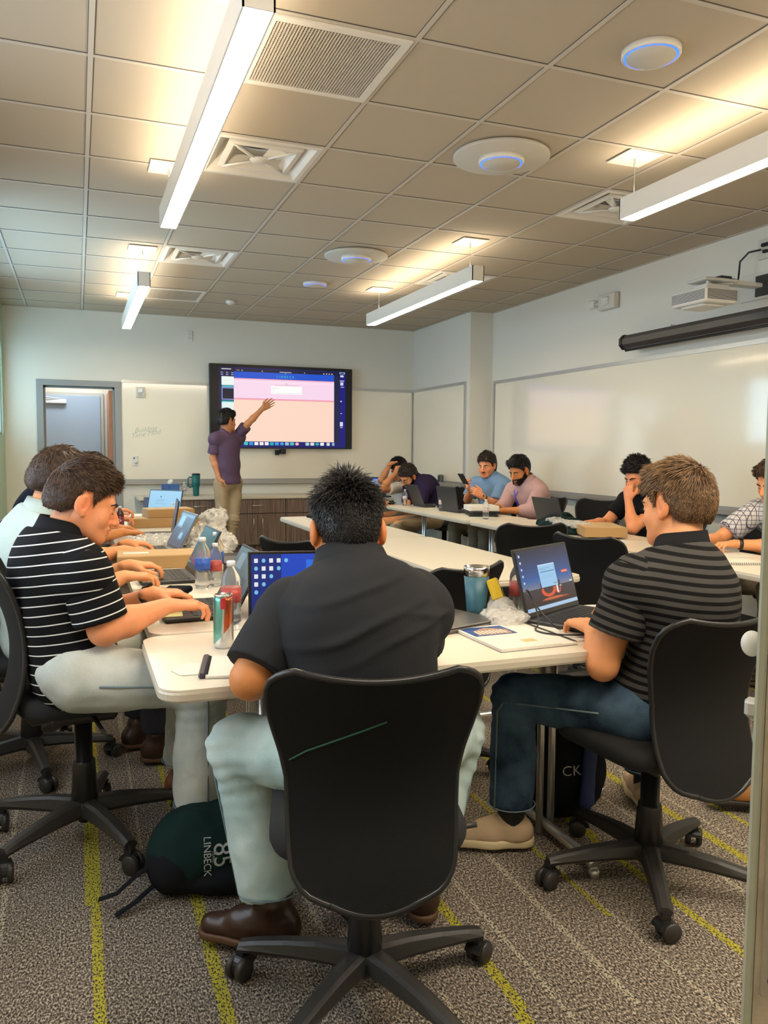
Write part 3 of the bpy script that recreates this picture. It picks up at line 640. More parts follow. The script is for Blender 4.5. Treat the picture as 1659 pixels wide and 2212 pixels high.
table(3.25, 9.05, 4.25, 9.66, 'small table against the back wall holding the blue-screen laptop', True)
# ================================================================== task chairs
mesh_b = mat('chair_black_mesh', (0.007, 0.007, 0.0075), 0.8, bump=0.6, bscale=700, spec=0.25)
rim_b = mat('chair_rim', (0.014, 0.014, 0.015), 0.3)
base_b = mat('chair_base_plastic', (0.028, 0.026, 0.024), 0.45, bump=0.3, bscale=150)
seat_b = mat('chair_seat_fabric', (0.012, 0.012, 0.013), 0.9, bump=0.5, bscale=500)
BW = [(a, b*.925) for a, b in [(0, .10), (.02, .14), (.06, .170), (.12, .184), (.22, .190), (.35, .192), (.5, .195), (.62, .208), (.74, .226), (.84, .238), (.91, .238), (.955, .228), (.985, .205), (1, .175)]]
def bw(s_):
    for (a, wa), (b, wb) in zip(BW, BW[1:]):
        if s_ <= b: q = (s_-a)/(b-a); return wa+(wb-wa)*q
    return BW[-1][1]
def back_pt(s_, v, off, z0=.385, h=.478):
    w_ = bw(s_); x = w_*v
    z = z0+h*s_ + (.018*(abs(v)**2)-.006)*max(0, (s_-.6)/.4)**2 - .022*(1-v*v)*max(0, (.12-s_)/.12)
    y = -.245+.045*math.sin((s_-.05)*PI*1.1)-.055*(s_-.35)**2*2 + .055*(x/.24)**2 - off
    return (x, y, z)
def make_chair(label, loc, az, bh=.478, z0=.385):
    t = thing('task_chair', label, 'chair', loc, az, 'black mesh-back task chairs')
    NS, NV = 30, 20; mb = MB(); ss = [0, .01, .025]+[.05+.9*i/(NS-6) for i in range(NS-5)]+[.975, .99, 1]
    for off, fl in ((0, 1), (.014, 0)):
        vs = [back_pt(s_, -1+2*j/NV, off, z0, bh) for s_ in ss for j in range(NV+1)]; fs = []
        for i in range(len(ss)-1):
            for j in range(NV):
                q = [i*(NV+1)+j, i*(NV+1)+j+1, (i+1)*(NV+1)+j+1, (i+1)*(NV+1)+j]; fs.append(q[::-1] if fl else q)
        mb.add(vs, fs, 0, True)
    mb.build('backrest', mesh_b, t)
    lp = [back_pt(0, -1+2*j/10, .007, z0, bh) for j in range(11)]+[back_pt(s_, 1, .007, z0, bh) for s_ in ss[1:]]+[back_pt(1, 1-2*j/14, .007, z0, bh) for j in range(1, 15)]+[back_pt(s_, -1, .007, z0, bh) for s_ in ss[::-1][1:]]
    MB().tube(lp, .0078, 8, cap=False).build('backrest_rim', rim_b, t)
    MB().tube([(0, -.02, .40), (0, -.15, .385), (0, -.185, .42), (0, -.195, .50)], .022, 10, flat=1.0).build('back_support', base_b, t)
    mb = MB(); pr = [(q[0]*1, q[1]) for q in rrect(-.222, -.20, .222, .25, .11, 8)]
    for k, (sc_, z) in enumerate(((.86, .425), (.97, .432), (1, .45), (1, .468), (.96, .482), (.80, .490))): mb.add([(x*sc_, y*sc_, z) for x, y in pr], [], 0)
    n = len(pr)
    for k in range(5):
        for i in range(n): mb.f.append([k*n+i, k*n+(i+1) % n, (k+1)*n+(i+1) % n, (k+1)*n+i]); mb.m.append(0); mb.sm.append(True)
    mb.f.append(list(range(n))[::-1]); mb.f.append([5*n+i for i in range(n)]); mb.m += [0, 0]; mb.sm += [True, True]
    mb.build('seat', seat_b, t)
    MB().box((-.09, -.11, .375), (.09, .10, .426), bev=.012).tube([(.09, .02, .40), (.24, .03, .395), (.275, .03, .40)], .007, 8).build('tilt_mechanism', base_b, t)
    MB().lathe([(.031, .10), (.044, .115), (.036, .235), (.033, .245), (.0285, .246), (.0285, .39)], 24).lathe([(.0, .055), (.022, .055), (.024, .075), (.022, .10)], 14).build('gas_lift', rim_b, t)
    mb = MB()
    mb.lathe([(.045, .072), (.052, .085), (.050, .112), (.040, .128), (.0, .130)], 20)
    for k in range(5):
        a = 2*PI*k/5+PI/2; d = Vector((math.cos(a), math.sin(a), 0)); sd = Vector((-d.y, d.x, 0)); prof = [(.03, .034, .078, .128), (.12, .030, .080, .125), (.2, .027, .078, .116), (.28, .024, .074, .103), (.318, .022, .070, .094)]
        vs = []
        for r_, w_, z0_, z1_ in prof:
            for (u, z) in ((-w_*.7, z0_), (w_*.7, z0_), (w_, z0_+.012), (w_*.75, z1_-.006), (w_*.4, z1_), (-w_*.4, z1_), (-w_*.75, z1_-.006), (-w_, z0_+.012)): vs.append(tuple(d*r_+sd*u+Vector((0, 0, z))))
        fs = [(i*8+j, i*8+(j+1) % 8, (i+1)*8+(j+1) % 8, (i+1)*8+j) for i in range(4) for j in range(8)]+[tuple(range(8))[::-1], tuple(range(32, 40))]
        mb.add(vs, fs, 0, False)
    mb.build('star_base', base_b, t)
    for k in range(5):
        a = 2*PI*k/5+PI/2; e_ = Vector((math.cos(a), math.sin(a), 0))*.312; yaw = a+random.choice((.5, 1.2, 2.0, -.7, .9))
        mb = MB()
        for s_ in (-1, 1):
            mb.lathe([(0, s_*.008), (.022, s_*.008), (.028, s_*.010), (.028, s_*.022), (.024, s_*.026), (0, s_*.027)], 18)
        mb.xf(Matrix.Translation((e_.x, e_.y, .029)) @ Matrix.Rotation(yaw, 4, 'Z') @ Matrix.Translation((.012, 0, 0)) @ Matrix.Rotation(PI/2, 4, 'X')); c_ = mb.build('caster', base_b, t)
        mb = MB(); n = 10; vs = []
        for y_ in (-.021, .021):
            for j in range(n+1):
                q = -.2+j/n*(PI*.95); vs.append((.031*math.cos(q)+.0, y_, .031*math.sin(q)))
        fs = [(j, j+1, n+2+j, n+1+j) for j in range(n)]+[tuple(range(n+1)), tuple(range(n+1, 2*n+2))[::-1]]
        mb.add(vs, fs, 0, False).box((-.012, -.012, .02), (.012, .012, .052)); mb.xf(Matrix.Translation((e_.x, e_.y, .030)) @ Matrix.Rotation(yaw, 4, 'Z')); mb.build('hood', rim_b, c_)
    return t
chairA = make_chair('black mesh-back task chair in the centre foreground, with a faint green line across its back', (.62, 1.735, 0), 15)
o = MB().tube([tuple(Vector(back_pt(.585, -.93, .0158))), tuple(Vector(back_pt(.635, -.72, .0155))), tuple(Vector(back_pt(.69, -.42, .0155))), tuple(Vector(back_pt(.74, -.15, .0155))), tuple(Vector(back_pt(.79, .10, .0155)))], .0022, 6).build('green_seam', mat('green_thread', (.02, .10, .06), .6), chairA); o['label'] = 'thin green line running up across the backrest'
CH = [((1.61, 1.93, 0), -5, 'black task chair on the right, under the man in the striped grey and black polo'),
 ((.00, 2.80, 0), 84, 'black task chair under the man in the white-striped black polo'),
 ((-.20, 3.55, 0), 96, 'black task chair behind the profile man, pushed back on the left edge'),
 ((-.17, 4.45, 0), 88, 'black task chair in the left row behind the pale green shirt'),
 ((-.15, 5.3, 0), 92, 'black task chair in the left row, second from its far end'),
 ((-.10, 6.1, 0), 90, 'black task chair at the far end of the left row'),
 ((1.30, 2.98, 0), -20, 'empty black task chair behind the blue-grey tumbler'),
 ((1.18, 3.95, 0), 60, 'empty black task chair at the middle table, behind the foreground head'),
 ((2.62, 4.45, 0), 12, 'empty black task chair with scuffed back between middle table and right row'),
 ((2.72, 3.62, 0), 70, 'empty black task chair seen edge-on in front of the green jacket table'),
 ((4.02, 8.55, 0), -95, 'black task chair by the bearded man at the far right'),
 ((3.98, 7.35, 0), -110, 'black task chair under the man in the light blue polo'),
 ((3.98, 6.55, 0), -104, 'black task chair under the man in the pink shirt'),
 ((4.25, 6.00, 0), -125, 'empty black task chair against the right whiteboard behind the pink shirt'),
 ((4.26, 5.36, 0), -85, 'empty black task chair behind the open laptop on the jacket table'),
 ((4.05, 4.82, 0), -100, 'black task chair under the curly-haired man'),
 ((4.15, 4.22, 0), -80, 'empty black task chair between the curly-haired man and the checked shirt'),
 ((4.05, 3.55, 0), -95, 'black task chair under the man in the checked shirt'),
 ((2.75, 1.95, 0), -20, 'black task chair at the right edge, mostly behind the door edge')]
chairs = [chairA]
src = make_chair('x', (0, 0, 0), 0)
for i, (l, a, lab) in enumerate(CH):
    if i == 0: src.location = l; src.rotation_euler = (0, 0, -math.radians(a)); src['label'] = lab; chairs.append(src)
    else: chairs.append(dup(src, l, a, lab))
chairs[2].scale = (1, 1, 1.12)
# ================================================================== people
def dirv(az): a = math.radians(az); return np.array([math.sin(a), math.cos(a), 0.0])
def rgtv(az): a = math.radians(az); return np.array([math.cos(a), -math.sin(a), 0.0])
def nrm(v): v = npv(v); return v/max(1e-9, np.linalg.norm(v))
def head_frame(az, pitch, roll):
    """rows = right, forward, up of the head ; pitch > 0 looks down"""
    f0, r0 = dirv(az), rgtv(az); p = math.radians(pitch); f = f0*math.cos(p)-np.array([0, 0, math.sin(p)]); u = np.cross(r0, f)
    q = math.radians(roll); r = r0*math.cos(q)-u*math.sin(q)*-1; u2 = np.cross(r, f); return np.array([nrm(r), nrm(f), nrm(u2)])
def skin_mat(name, col, shave=(0.03, 0.02, 0.015)):
    m = mat(name, col, 0.48, spec=0.35); nt, lk, b = nodes(m); b.inputs['Subsurface Weight'].default_value = 0.12; b.inputs['Subsurface Radius'].default_value = (.012, .005, .003); b.inputs['Subsurface Scale'].default_value = 0.6
    at = N(nt, 'Attribute'); at.attribute_name = 'zones'; sp = N(nt, 'SeparateXYZ'); lk.new(at.outputs['Vector'], sp.inputs[0])
    tc = N(nt, 'TexCoord'); no = N(nt, 'TexNoise'); no.inputs['Scale'].default_value = 28; lk.new(tc.outputs['Object'], no.inputs['Vector'])
    c0 = N(nt, 'Mix'); c0.data_type = 'RGBA'; c0.inputs[6].default_value = (*[c*.90 for c in col], 1); c0.inputs[7].default_value = (min(1, col[0]*1.10), col[1]*1.04, col[2]*1.0, 1); lk.new(no.outputs[0], c0.inputs[0])
    prev = c0.outputs[2]
    for out, cc in ((sp.outputs[2], (min(1, col[0]*1.0), col[1]*.62, col[2]*.52)), (sp.outputs[0], (col[0]*.78, col[1]*.46, col[2]*.46)), (sp.outputs[1], shave)):
        x = N(nt, 'Mix'); x.data_type = 'RGBA'; lk.new(out, x.inputs[0]); lk.new(prev, x.inputs[6]); x.inputs[7].default_value = (*cc, 1); prev = x.outputs[2]
    lk.new(prev, b.inputs['Base Color'])
    n2 = N(nt, 'TexNoise'); n2.inputs['Scale'].default_value = 260; lk.new(tc.outputs['Object'], n2.inputs['Vector']); bp = N(nt, 'Bump'); bp.inputs['Strength'].default_value = .12; bp.inputs['Distance'].default_value = .001
    lk.new(n2.outputs[0], bp.inputs['Height']); lk.new(bp.outputs[0], b.inputs['Normal']); return m
def hair_mat(name, c0, c1):
    m = mat(name, c0, 0.42, spec=0.35); nt, lk, b = nodes(m); tc = N(nt, 'TexCoord'); no = N(nt, 'TexNoise'); no.inputs['Scale'].default_value = 60; no.inputs['Detail'].default_value = 2
    at = N(nt, 'Attribute'); at.attribute_name = 'tone'
    lk.new(tc.outputs['Object'], no.inputs['Vector']); r = N(nt, 'ValToRGB'); r.color_ramp.elements[0].position = .12; r.color_ramp.elements[1].position = .95; r.color_ramp.elements[0].color = (*[v*.55 for v in c0], 1); r.color_ramp.elements[1].color = (*[v*1.15 for v in c1], 1)
    q = r.color_ramp.elements.new(.45); q.color = (*[(a+b_)*.5 for a, b_ in zip(c0, c1)], 1)
    lk.new(math_(nt, lk, 'ADD', at.outputs['Fac'], math_(nt, lk, 'MULTIPLY_ADD', no.outputs[0], .5, -.25)), r.inputs[0]); lk.new(r.outputs[0], b.inputs['Base Color']); return m
def cloth_mat(name, col, var=.12, vs=14, rough=.85, bump=.35): return mat(name, col, rough, bump=bump, bscale=450, var=var, vscale=vs, spec=.15)
def stripe_mat(name, base, line, period, frac, soft=None, base2=None):
    m = mat(name, base, .85, spec=.15); nt, lk, b = nodes(m); at = N(nt, 'Attribute'); at.attribute_name = 'run'
    u = math_(nt, lk, 'DIVIDE', at.outputs['Fac'], period); fr = math_(nt, lk, 'SUBTRACT', u, math_(nt, lk, 'FLOOR', u)); k = math_(nt, lk, 'LESS_THAN', fr, frac)
    x = N(nt, 'Mix'); x.data_type = 'RGBA'; lk.new(k, x.inputs[0]); x.inputs[6].default_value = (*base, 1); x.inputs[7].default_value = (*line, 1); out = x.outputs[2]
    if base2:
        fr2 = math_(nt, lk, 'LESS_THAN', math_(nt, lk, 'ABSOLUTE', math_(nt, lk, 'SUBTRACT', fr, frac*.5)), .035)
    tc = N(nt, 'TexCoord'); n2 = N(nt, 'TexNoise'); n2.inputs['Scale'].default_value = 420; lk.new(tc.outputs['Object'], n2.inputs['Vector']); bp = N(nt, 'Bump'); bp.inputs['Strength'].default_value = .35; bp.inputs['Distance'].default_value = .002
    lk.new(n2.outputs[0], bp.inputs['Height']); lk.new(bp.outputs[0], b.inputs['Normal']); lk.new(out, b.inputs['Base Color']); return m
def denim(name, col, light, lscale=5):
    m = mat(name, col, .85, spec=.15); nt, lk, b = nodes(m); tc = N(nt, 'TexCoord'); n1 = N(nt, 'TexNoise'); n1.inputs['Scale'].default_value = lscale; n1.inputs['Detail'].default_value = 3; n2 = N(nt, 'TexNoise'); n2.inputs['Scale'].default_value = 380
    r = N(nt, 'ValToRGB'); r.color_ramp.elements[0].position = .38; r.color_ramp.elements[1].position = .68; r.color_ramp.elements[0].color = (*col, 1); r.color_ramp.elements[1].color = (*light, 1)
    s_ = math_(nt, lk, 'ADD', math_(nt, lk, 'MULTIPLY', n1.outputs[0], .8), math_(nt, lk, 'MULTIPLY', n2.outputs[0], .2))
    for n in (n1, n2): lk.new(tc.outputs['Object'], n.inputs['Vector'])
    lk.new(s_, r.inputs[0]); lk.new(r.outputs[0], b.inputs['Base Color']); bp = N(nt, 'Bump'); bp.inputs['Strength'].default_value = .4; bp.inputs['Distance'].default_value = .002; lk.new(n2.outputs[0], bp.inputs['Height']); lk.new(bp.outputs[0], b.inputs['Normal']); return m
def ik(a, c, l1, l2, pole):
    a, c = npv(a), npv(c); v = c-a; d = np.linalg.norm(v)
    if d > (l1+l2)*.995: c = a+v/d*(l1+l2)*.995; v = c-a; d = np.linalg.norm(v)
    x = (d*d+l1*l1-l2*l2)/(2*d); h = math.sqrt(max(0, l1*l1-x*x)); n = v/d; p = npv(pole); p = p-n*(p@n); return a+n*x+nrm(p)*h, c
def hand_prims(w_, d, n, right, curl=(.5, .6, .4), spread=.0, thumb=.5, sc_=1.0, point=None):
    d = nrm(d); n = npv(n); n = nrm(n-d*(n@d)); s_ = np.cross(n, d)*(-1 if right else 1); P = []; w_ = npv(w_)
    P.append(cap(w_-d*.02, w_+d*.025, .026*sc_, .027*sc_, .015, n, 1.35))
    off = (.031, .0105, -.0105, -.030); kn = (.088, .092, .088, .080); ln = (.073, .081, .075, .058)
    for o, k_, L, i in zip(off, kn, ln, range(4)):
        k0 = w_+(d*k_+s_*o)*sc_; P.append(cap(w_+(d*.02+s_*o*.55)*sc_, k0, .0165*sc_, .0125*sc_, .012, n, 1.12))
    for o, k_, L, i in zip(off, kn, ln, range(4)):
        k0 = w_+(d*k_+s_*o)*sc_; a = 0; p0 = k0; dd = nrm(d+s_*o*spread*14); r0 = .0092-.0006*i
        cc = curl if point is None or i != point else (.08, .1, .05)
        for j, (f, c_) in enumerate(zip((.45, .31, .24), cc)):
            a += c_*(1+.08*i); q = dd*math.cos(a)+n*math.sin(a); p1 = p0+q*L*f*sc_; P.append(cap(p0, p1, (r0-.0009*j)*sc_, (r0-.0009*(j+1))*sc_, .0025)); p0 = p1
    b0 = w_+(d*.022+s_*.020+n*.006)*sc_; d1 = nrm(s_*.75+d*.62+n*.35*thumb); b1 = b0+d1*.046*sc_; d2 = nrm(d*.85+s_*.35*(1-thumb)+n*.5*thumb); b2 = b1+d2*.033*sc_; b3 = b2+nrm(d2+d*.3)*.026*sc_
    P += [cap(b0, b1, .0155*sc_, .0115*sc_, .012), cap(b1, b2, .0112*sc_, .0098*sc_, .003), cap(b2, b3, .0098*sc_, .0078*sc_, .002)]
    lo = np.min([pr_box(p)[0] for p in P], 0); hi = np.max([pr_box(p)[1] for p in P], 0); return P, lo, hi
def head_prims(c, H, fat=0.0, ear=0.0):
    r, f, u = H; T = lambda x, y, z: c+r*x+f*y+u*z; e = lambda x, y, z, a, b, g, k=.02, sub=False: ell(T(x, y, z), (a, b, g), H, k, sub)
    P = [e(0, -.015, .032, .077, .097, .088), e(0, .022, -.03, .062+fat, .069, .086, .03), e(0, .040, -.078, .046+fat, .048, .036, .025)]
    for s_ in (-1, 1):
        P += [cap(T(s_*.055, .0, -.045), T(s_*.025, .07, -.098), .018+fat, .016+fat*.5, .03), e(s_*.040, .056, -.035, .028+fat*.5, .026, .030, .02)]
    P += [cap(T(-.034, .074, .016), T(.034, .074, .016), .015, .015, .015), e(0, .080, -.100, .022, .018, .018, .014)]
    for s_ in (-1, 1): P += [e(s_*.031, .096, -.004, .019, .017, .012, .012, True), e(s_*.031, .074, -.004, .0165, .0145, .0145, .004)]
    P += [cap(T(0, .088, .006), T(0, .112, -.036), .009, .0125, .012), e(0, .082, -.062, .026, .014, .024, .012)]
    for s_ in (-1, 1): P += [e(s_*.0125, .100, -.040, .0095, .012, .009, .006)]
    P += [cap(T(-.020, .091, -.062), T(0, .0985, -.061), .0055, .0075, .005), cap(T(.020, .091, -.062), T(0, .0985, -.061), .0055, .0075, .005), cap(T(-.018, .089, -.074), T(0, .095, -.075), .006, .0085, .004), cap(T(.018, .089, -.074), T(0, .095, -.075), .006, .0085, .004), e(0, .112, -.0680, .030, .012, .0016, .003, True)]
    for s_ in (-1, 1):
        P += [ell(T(s_*(.082+ear), -.014, -.008), (.009+ear*.5, .022, .034), H, .006), ell(T(s_*(.089+ear), -.004, -.004), (.0075, .013, .021), H, .004, True), ell(T(s_*(.0855+ear), -.014, -.003), (.004, .007, .018), H, .004), ell(T(s_*.080, -.004, -.036), (.008, .010, .011), H, .005)]
    return P
def sect(c, H, az_s, col): pass
HAIR = dict(
 short=dict(top=.026, side=.010, back=.014, fr=(.068, .052), nape=-.055, ear=.012),
 crew=dict(top=.020, side=.006, back=.008, fr=(.070, .052), nape=-.045, ear=.012),
 swept=dict(top=.036, side=.010, back=.012, fr=(.075, .050), nape=-.050, ear=.012),
 mullet=dict(top=.030, side=.014, back=.030, fr=(.066, .058), nape=-.10, ear=-.01),
 curly=dict(top=.042, side=.026, back=.026, fr=(.075, .040), nape=-.055, ear=.0))
def person(name, label, o, build):
    """o: joints in room coordinates and looks; meshes are stored relative to the root at the floor point below the pelvis"""
    root = thing(name, label, 'person', (o['pel'][0], o['pel'][1], 0)); off = np.array([o['pel'][0], o['pel'][1], 0.0])
    res = o.get('res', .010); B = o.get('b', 1.0); yaw = o['yaw']; lat, fw0 = rgtv(yaw), dirv(yaw)
    pel, nk, hd = npv(o['pel']), npv(o['nk']), npv(o['hd']); up = nrm(nk-pel); fw = np.cross(up, lat)
    TR = np.array([lat, fw, up]); sl = o.get('slump', .03); sw = o.get('sw', .185); L = np.linalg.norm(nk-pel)
    S = {}
    for k, s_ in (('R', 1), ('L', -1)):
        S[k] = nk-up*o.get('sd', .085)+lat*s_*sw+fw*o.get('sf', .03)+npv(o.get('S'+k, (0, 0, 0)))
    E = {}; W = {}
    for k in 'RL':
        E[k], W[k] = ik(S[k], o['W'+k], .30*o.get('al', 1), .262*o.get('al', 1), o.get('e'+k, (0, 0, -1)))
        if 'E'+k in o: E[k], W[k] = npv(o['E'+k]), npv(o['W'+k])
    Hp = {k: pel+lat*s_*.095-up*.02 for k, s_ in (('R', 1), ('L', -1))}; K = {}; A = {}
    for k in 'RL':
        K[k], A[k] = ik(Hp[k], o['A'+k], .44, .42, o.get('k'+k, (0, 0, 1)))
        if 'K'+k in o: K[k], A[k] = npv(o['K'+k]), npv(o['A'+k])
    H = head_frame(*o['head']); head = head_prims(hd, H, o.get('fat', 0), o.get('ear', 0))
    def torso(g, kk=.05):
        c1 = pel+up*(L*.62)-fw*sl; c2 = pel+up*(L*.34)-fw*sl*.8
        P = [ell(c1+up*.02, ((.158*B+g), .112*B+g, .17+g), TR, kk), ell(c2+fw*o.get('belly', .01), ((.150*B+g), .112*B+g+o.get('belly', 0)*.5, .16+g), TR, kk), ell(pel+up*.02, (.160*B+g, .118*B+g, .11+g), TR, kk)]
        P.append(ell(nk-up*.13-fw*(.02), (.17*B+g, .085*B+g, .095+g), TR, kk))
        for k in 'RL':
            P.append(cap(nk-up*.012-fw*.012, S[k]+up*.004, .052+g, .056*B+g, .055)); P.append(cap(nk-up*.05-fw*.015, S[k]-up*.03, .055+g, .052*B+g, .05)) 
        return P
    ra = o.get('arm', 1.0)
    def arm(k, g=0): return [cap(S[k], E[k], .052*ra*B+g, .041*ra+g, .03), cap(E[k], E[k]+(W[k]-E[k])*.35, .041*ra+g, .041*ra+g, .02), cap(E[k]+(W[k]-E[k])*.35, W[k], .041*ra+g, .0255+g, .02)]
    # ---- skin
    neck = [cap(hd-H[2]*.05-H[1]*.022, nk-up*.02, .056*o.get('nkw', 1), .062*o.get('nkw', 1), .02)]
    body = head+neck
    sh = torso(-.006)
    cb = sh+arm('R')+arm('L')+neck
    for k in 'RL': cb += [cap(Hp[k], K[k], .07, .05, .03), cap(K[k], A[k], .048, .036, .02)]
    parts = [sdf_mesh(cb, max(res, .011))]
    hb = [hd-.15, hd+.16]
    parts.append(sdf_mesh(head+neck, min(res, o.get('hres', .0045)), box=hb))
    for k in 'RL':
        d, n, cu = o['H'+k][:3]; kw = o['H'+k][3] if len(o['H'+k]) > 3 else {}
        hp, lo, hi = hand_prims(W[k], d, n, k == 'R', cu, **kw); hr = o.get('fres', .0034)
        fa = arm(k)[1:]; parts.append(sdf_mesh(hp+[dict(p, k=.012) for p in fa[1:]], hr, box=(np.minimum(lo, W[k]-.05)-.012, np.maximum(hi, W[k]+.05)+.012)))
    V, Q = join([p for p in parts if len(p[0])])
    q = (V-hd)@H.T; x, y, z = q.T; ax_ = np.abs(x); near = (np.abs(q) < .15).all(1)
    g = lambda d, s_: np.clip(1-d/s_, 0, 1)
    lip = near*g(np.sqrt((ax_/2.6)**2+((z+.067)/1.0)**2), .011)*(y > .082)*1.6
    red = near*(.55*g(np.hypot(ax_-.083, z+.01)*.6, .03)*(ax_ > .070)+.35*g(np.sqrt(x**2+(z+.036)**2+(y-.11)**2), .03)+.22*g(np.sqrt((ax_-.045)**2+(z+.035)**2), .03)*(y > .04))
    st = o.get('stubble', 0.0); jaw = near*(z < -.045)*(y > -.01)*(1-g(np.sqrt((x/1.6)**2+(z+.067)**2), .018)*(y > .08))*st
    hs = o.get('hair', 'short'); hp_ = HAIR[hs] if hs else None; shv = jaw
    if hs: shv = np.maximum(jaw, near*.6*(y < -.03)*(z > hp_['nape']-.02)*(z < .03)*(ax_ < .082)*np.clip((z-(hp_['nape']-.02))/.03, 0, 1)*((ax_ > .074) == 0))
    zn = np.stack([np.clip(lip, 0, .9), np.clip(shv, 0, .8), np.clip(red, 0, .8)], 1)
    hands_r = .0
    bo = vq('body', V-off, Q, build['skin'], root, dict(zones=zn))
    # eyes
    for s_ in (-1, 1):
        ec = hd+H[0]*s_*.031+H[1]*.0765-H[2]*.004-off; eb = MB()
        if o.get('lid') == 1:
            lp = [ec+H[0]*x_*1.0+H[1]*(.0155-.35*abs(x_))-H[2]*(.007-.12*abs(x_)) for x_ in (-.013, -.007, 0, .007, .013)]; MB().tube([tuple(p) for p in lp], .0011, 5).build('eyelash', build['hairm'], bo)
        else:
          e_ = sdf_mesh([ell(ec+H[1]*.0005, (.0148, .0145, .0050), H)], .0025); vq('eye', *e_, mat('eye_white', (.62, .58, .54), .25), bo)
          i_ = sdf_mesh([ell(ec+H[1]*.0095-H[2]*.001, (.0062, .0062, .0048), H)], .002); vq('iris', *i_, mat('iris_dark', (.03, .018, .010), .15), bo)
        pts = [hd+H[0]*s_*a+H[1]*b+H[2]*c_-off for a, b, c_ in ((.012, .0955, .014), (.025, .0955, .020), (.040, .0875, .021), (.052, .073, .014))]
        eb.tube([tuple(p) for p in pts], [.0038, .0052, .0048, .0022], 6, flat=.8); eb.build('eyebrow', build['hairm'], bo)
    # ---- hair
    if hs:
        h = dict(hp_); h.update(o.get('hairx', {}))
        r_, f_, u_ = H; T = lambda x, y, z: hd+r_*x+f_*y+u_*z
        HP = [ell(T(0, -.015, .032), (.077+h['side'], .097+h['side'], .088+h['side']), H, .02), ell(T(0, -.004, .050), (.066+h['side'], .088+h['side']*.8, .070+h['top']), H, .02), ell(T(0, -.045, .0), (.068+h['side'], .070+h['back'], .085), H, .02)]
        if hs in ('swept', 'short'): HP.append(cap(T(-.03, .050, .100), T(.035, .054, .098), .022+h.get('fringe', 0), .022+h.get('fringe', 0), .025))
        if hs == 'mullet': HP.append(ell(T(0, -.075, -.055), (.060, .038, .06), H, .03))
        cfr = h.get('clump', 60); camp = h.get('camp', .004)
        def hpost(D, G):
            q = (G-hd)@H.T; x, y, z = q[..., 0], q[..., 1], q[..., 2]; ax2 = np.abs(x)
            n1 = nz(q*np.array([1, .45, .45]) if hs != 'curly' else q, cfr, 3.1, 3)
            D = D-camp*n1
            yk = [-.20, -.06, -.035, -.022, .008, .022, .028, .05, .075, .2]; zk = [h['nape'], h['nape'], h['nape']+.02, h['ear']+.028, h['ear']+.028, -.012, .015, .045, h['fr'][0]-.006, h['fr'][0]+.06]
            zc = np.interp(y, yk, zk); zc = np.where(y > .04, np.minimum(zc, 1)+.0*ax2, zc)-.002*n1
            zc = np.where((y < -.03), zc+.0, zc)
            return np.maximum(D, (zc-z)*.9)
        hv, hq = sdf_mesh(HP, min(res, o.get('hres', .0045)), post=hpost)
        tone = np.full(len(hv), .22); ns = o.get('strands', 0)
        if ns:
            hv0 = hv; idx = RNG.integers(0, len(hq), ns); P0 = hv0[hq[idx]].mean(1); e1 = hv0[hq[idx, 1]]-hv0[hq[idx, 0]]; e2 = hv0[hq[idx, 3]]-hv0[hq[idx, 0]]
            nn_ = np.cross(e1, e2); nn_ /= (np.linalg.norm(nn_, axis=1)[:, None]+1e-9); q = (P0-hd)@H.T
            crown = npv(h.get('crown', (0.01, -.05, .12))); fl = q-crown; fl = fl@H; fl -= nn_*(fl*nn_).sum(1)[:, None]; fl /= (np.linalg.norm(fl, axis=1)[:, None]+1e-9)
            comb = npv(h.get('comb', (0, 0, 0)))@H; top = np.clip((q[:, 2]-.03)/.06, 0, 1)[:, None]; fl = fl*(1-top*h.get('combw', 0))+comb*top*h.get('combw', 0)
            fl = fl+RNG.normal(size=fl.shape)*h.get('mess', .25); fl -= nn_*(fl*nn_).sum(1)[:, None]*.9; fl /= (np.linalg.norm(fl, axis=1)[:, None]+1e-9)
            tl = np.clip((q[:, 2]+.02)/.1, .25, 1)*h.get('slen', .03)*RNG.uniform(.6, 1.2, ns); lift = h.get('lift', .25)*(.3+.7*np.clip(top[:, 0], .12, 1))*RNG.uniform(.2, 1.6, ns)
            SV = []; SQ = []; wd = h.get('swid', .0011)*1.35; sdv = np.cross(fl, nn_)
            base = P0-nn_*.0015; mid = P0+fl*(tl*.55)[:, None]+nn_*(tl*lift*.7)[:, None]; tip = P0+fl*tl[:, None]+nn_*(tl*lift)[:, None]
            for p_, w2 in ((base, wd), (mid, wd*.9), (tip, wd*.15)): SV += [p_+sdv*w2, p_-sdv*w2, p_+nn_*w2]
            SV = np.stack(SV, 1).reshape(-1, 3); b0 = np.arange(ns)[:, None]*9; SQ = np.concatenate([b0+np.array([[a, b, b+3, a+3]]) for a, b in ((0, 1), (1, 2), (2, 0), (3, 4), (4, 5), (5, 3))])
            hv, hq = join([(hv, hq), (SV, SQ)]); rt = RNG.uniform(.05, 1, ns); tone = np.concatenate([tone, np.stack([rt*.5]*3+[rt*.9]*3+[rt]*3, 1).ravel()])
        vq('hair', hv-off, hq, build['hairm'], root, dict(tone=tone))
    fh = o.get('face_hair')
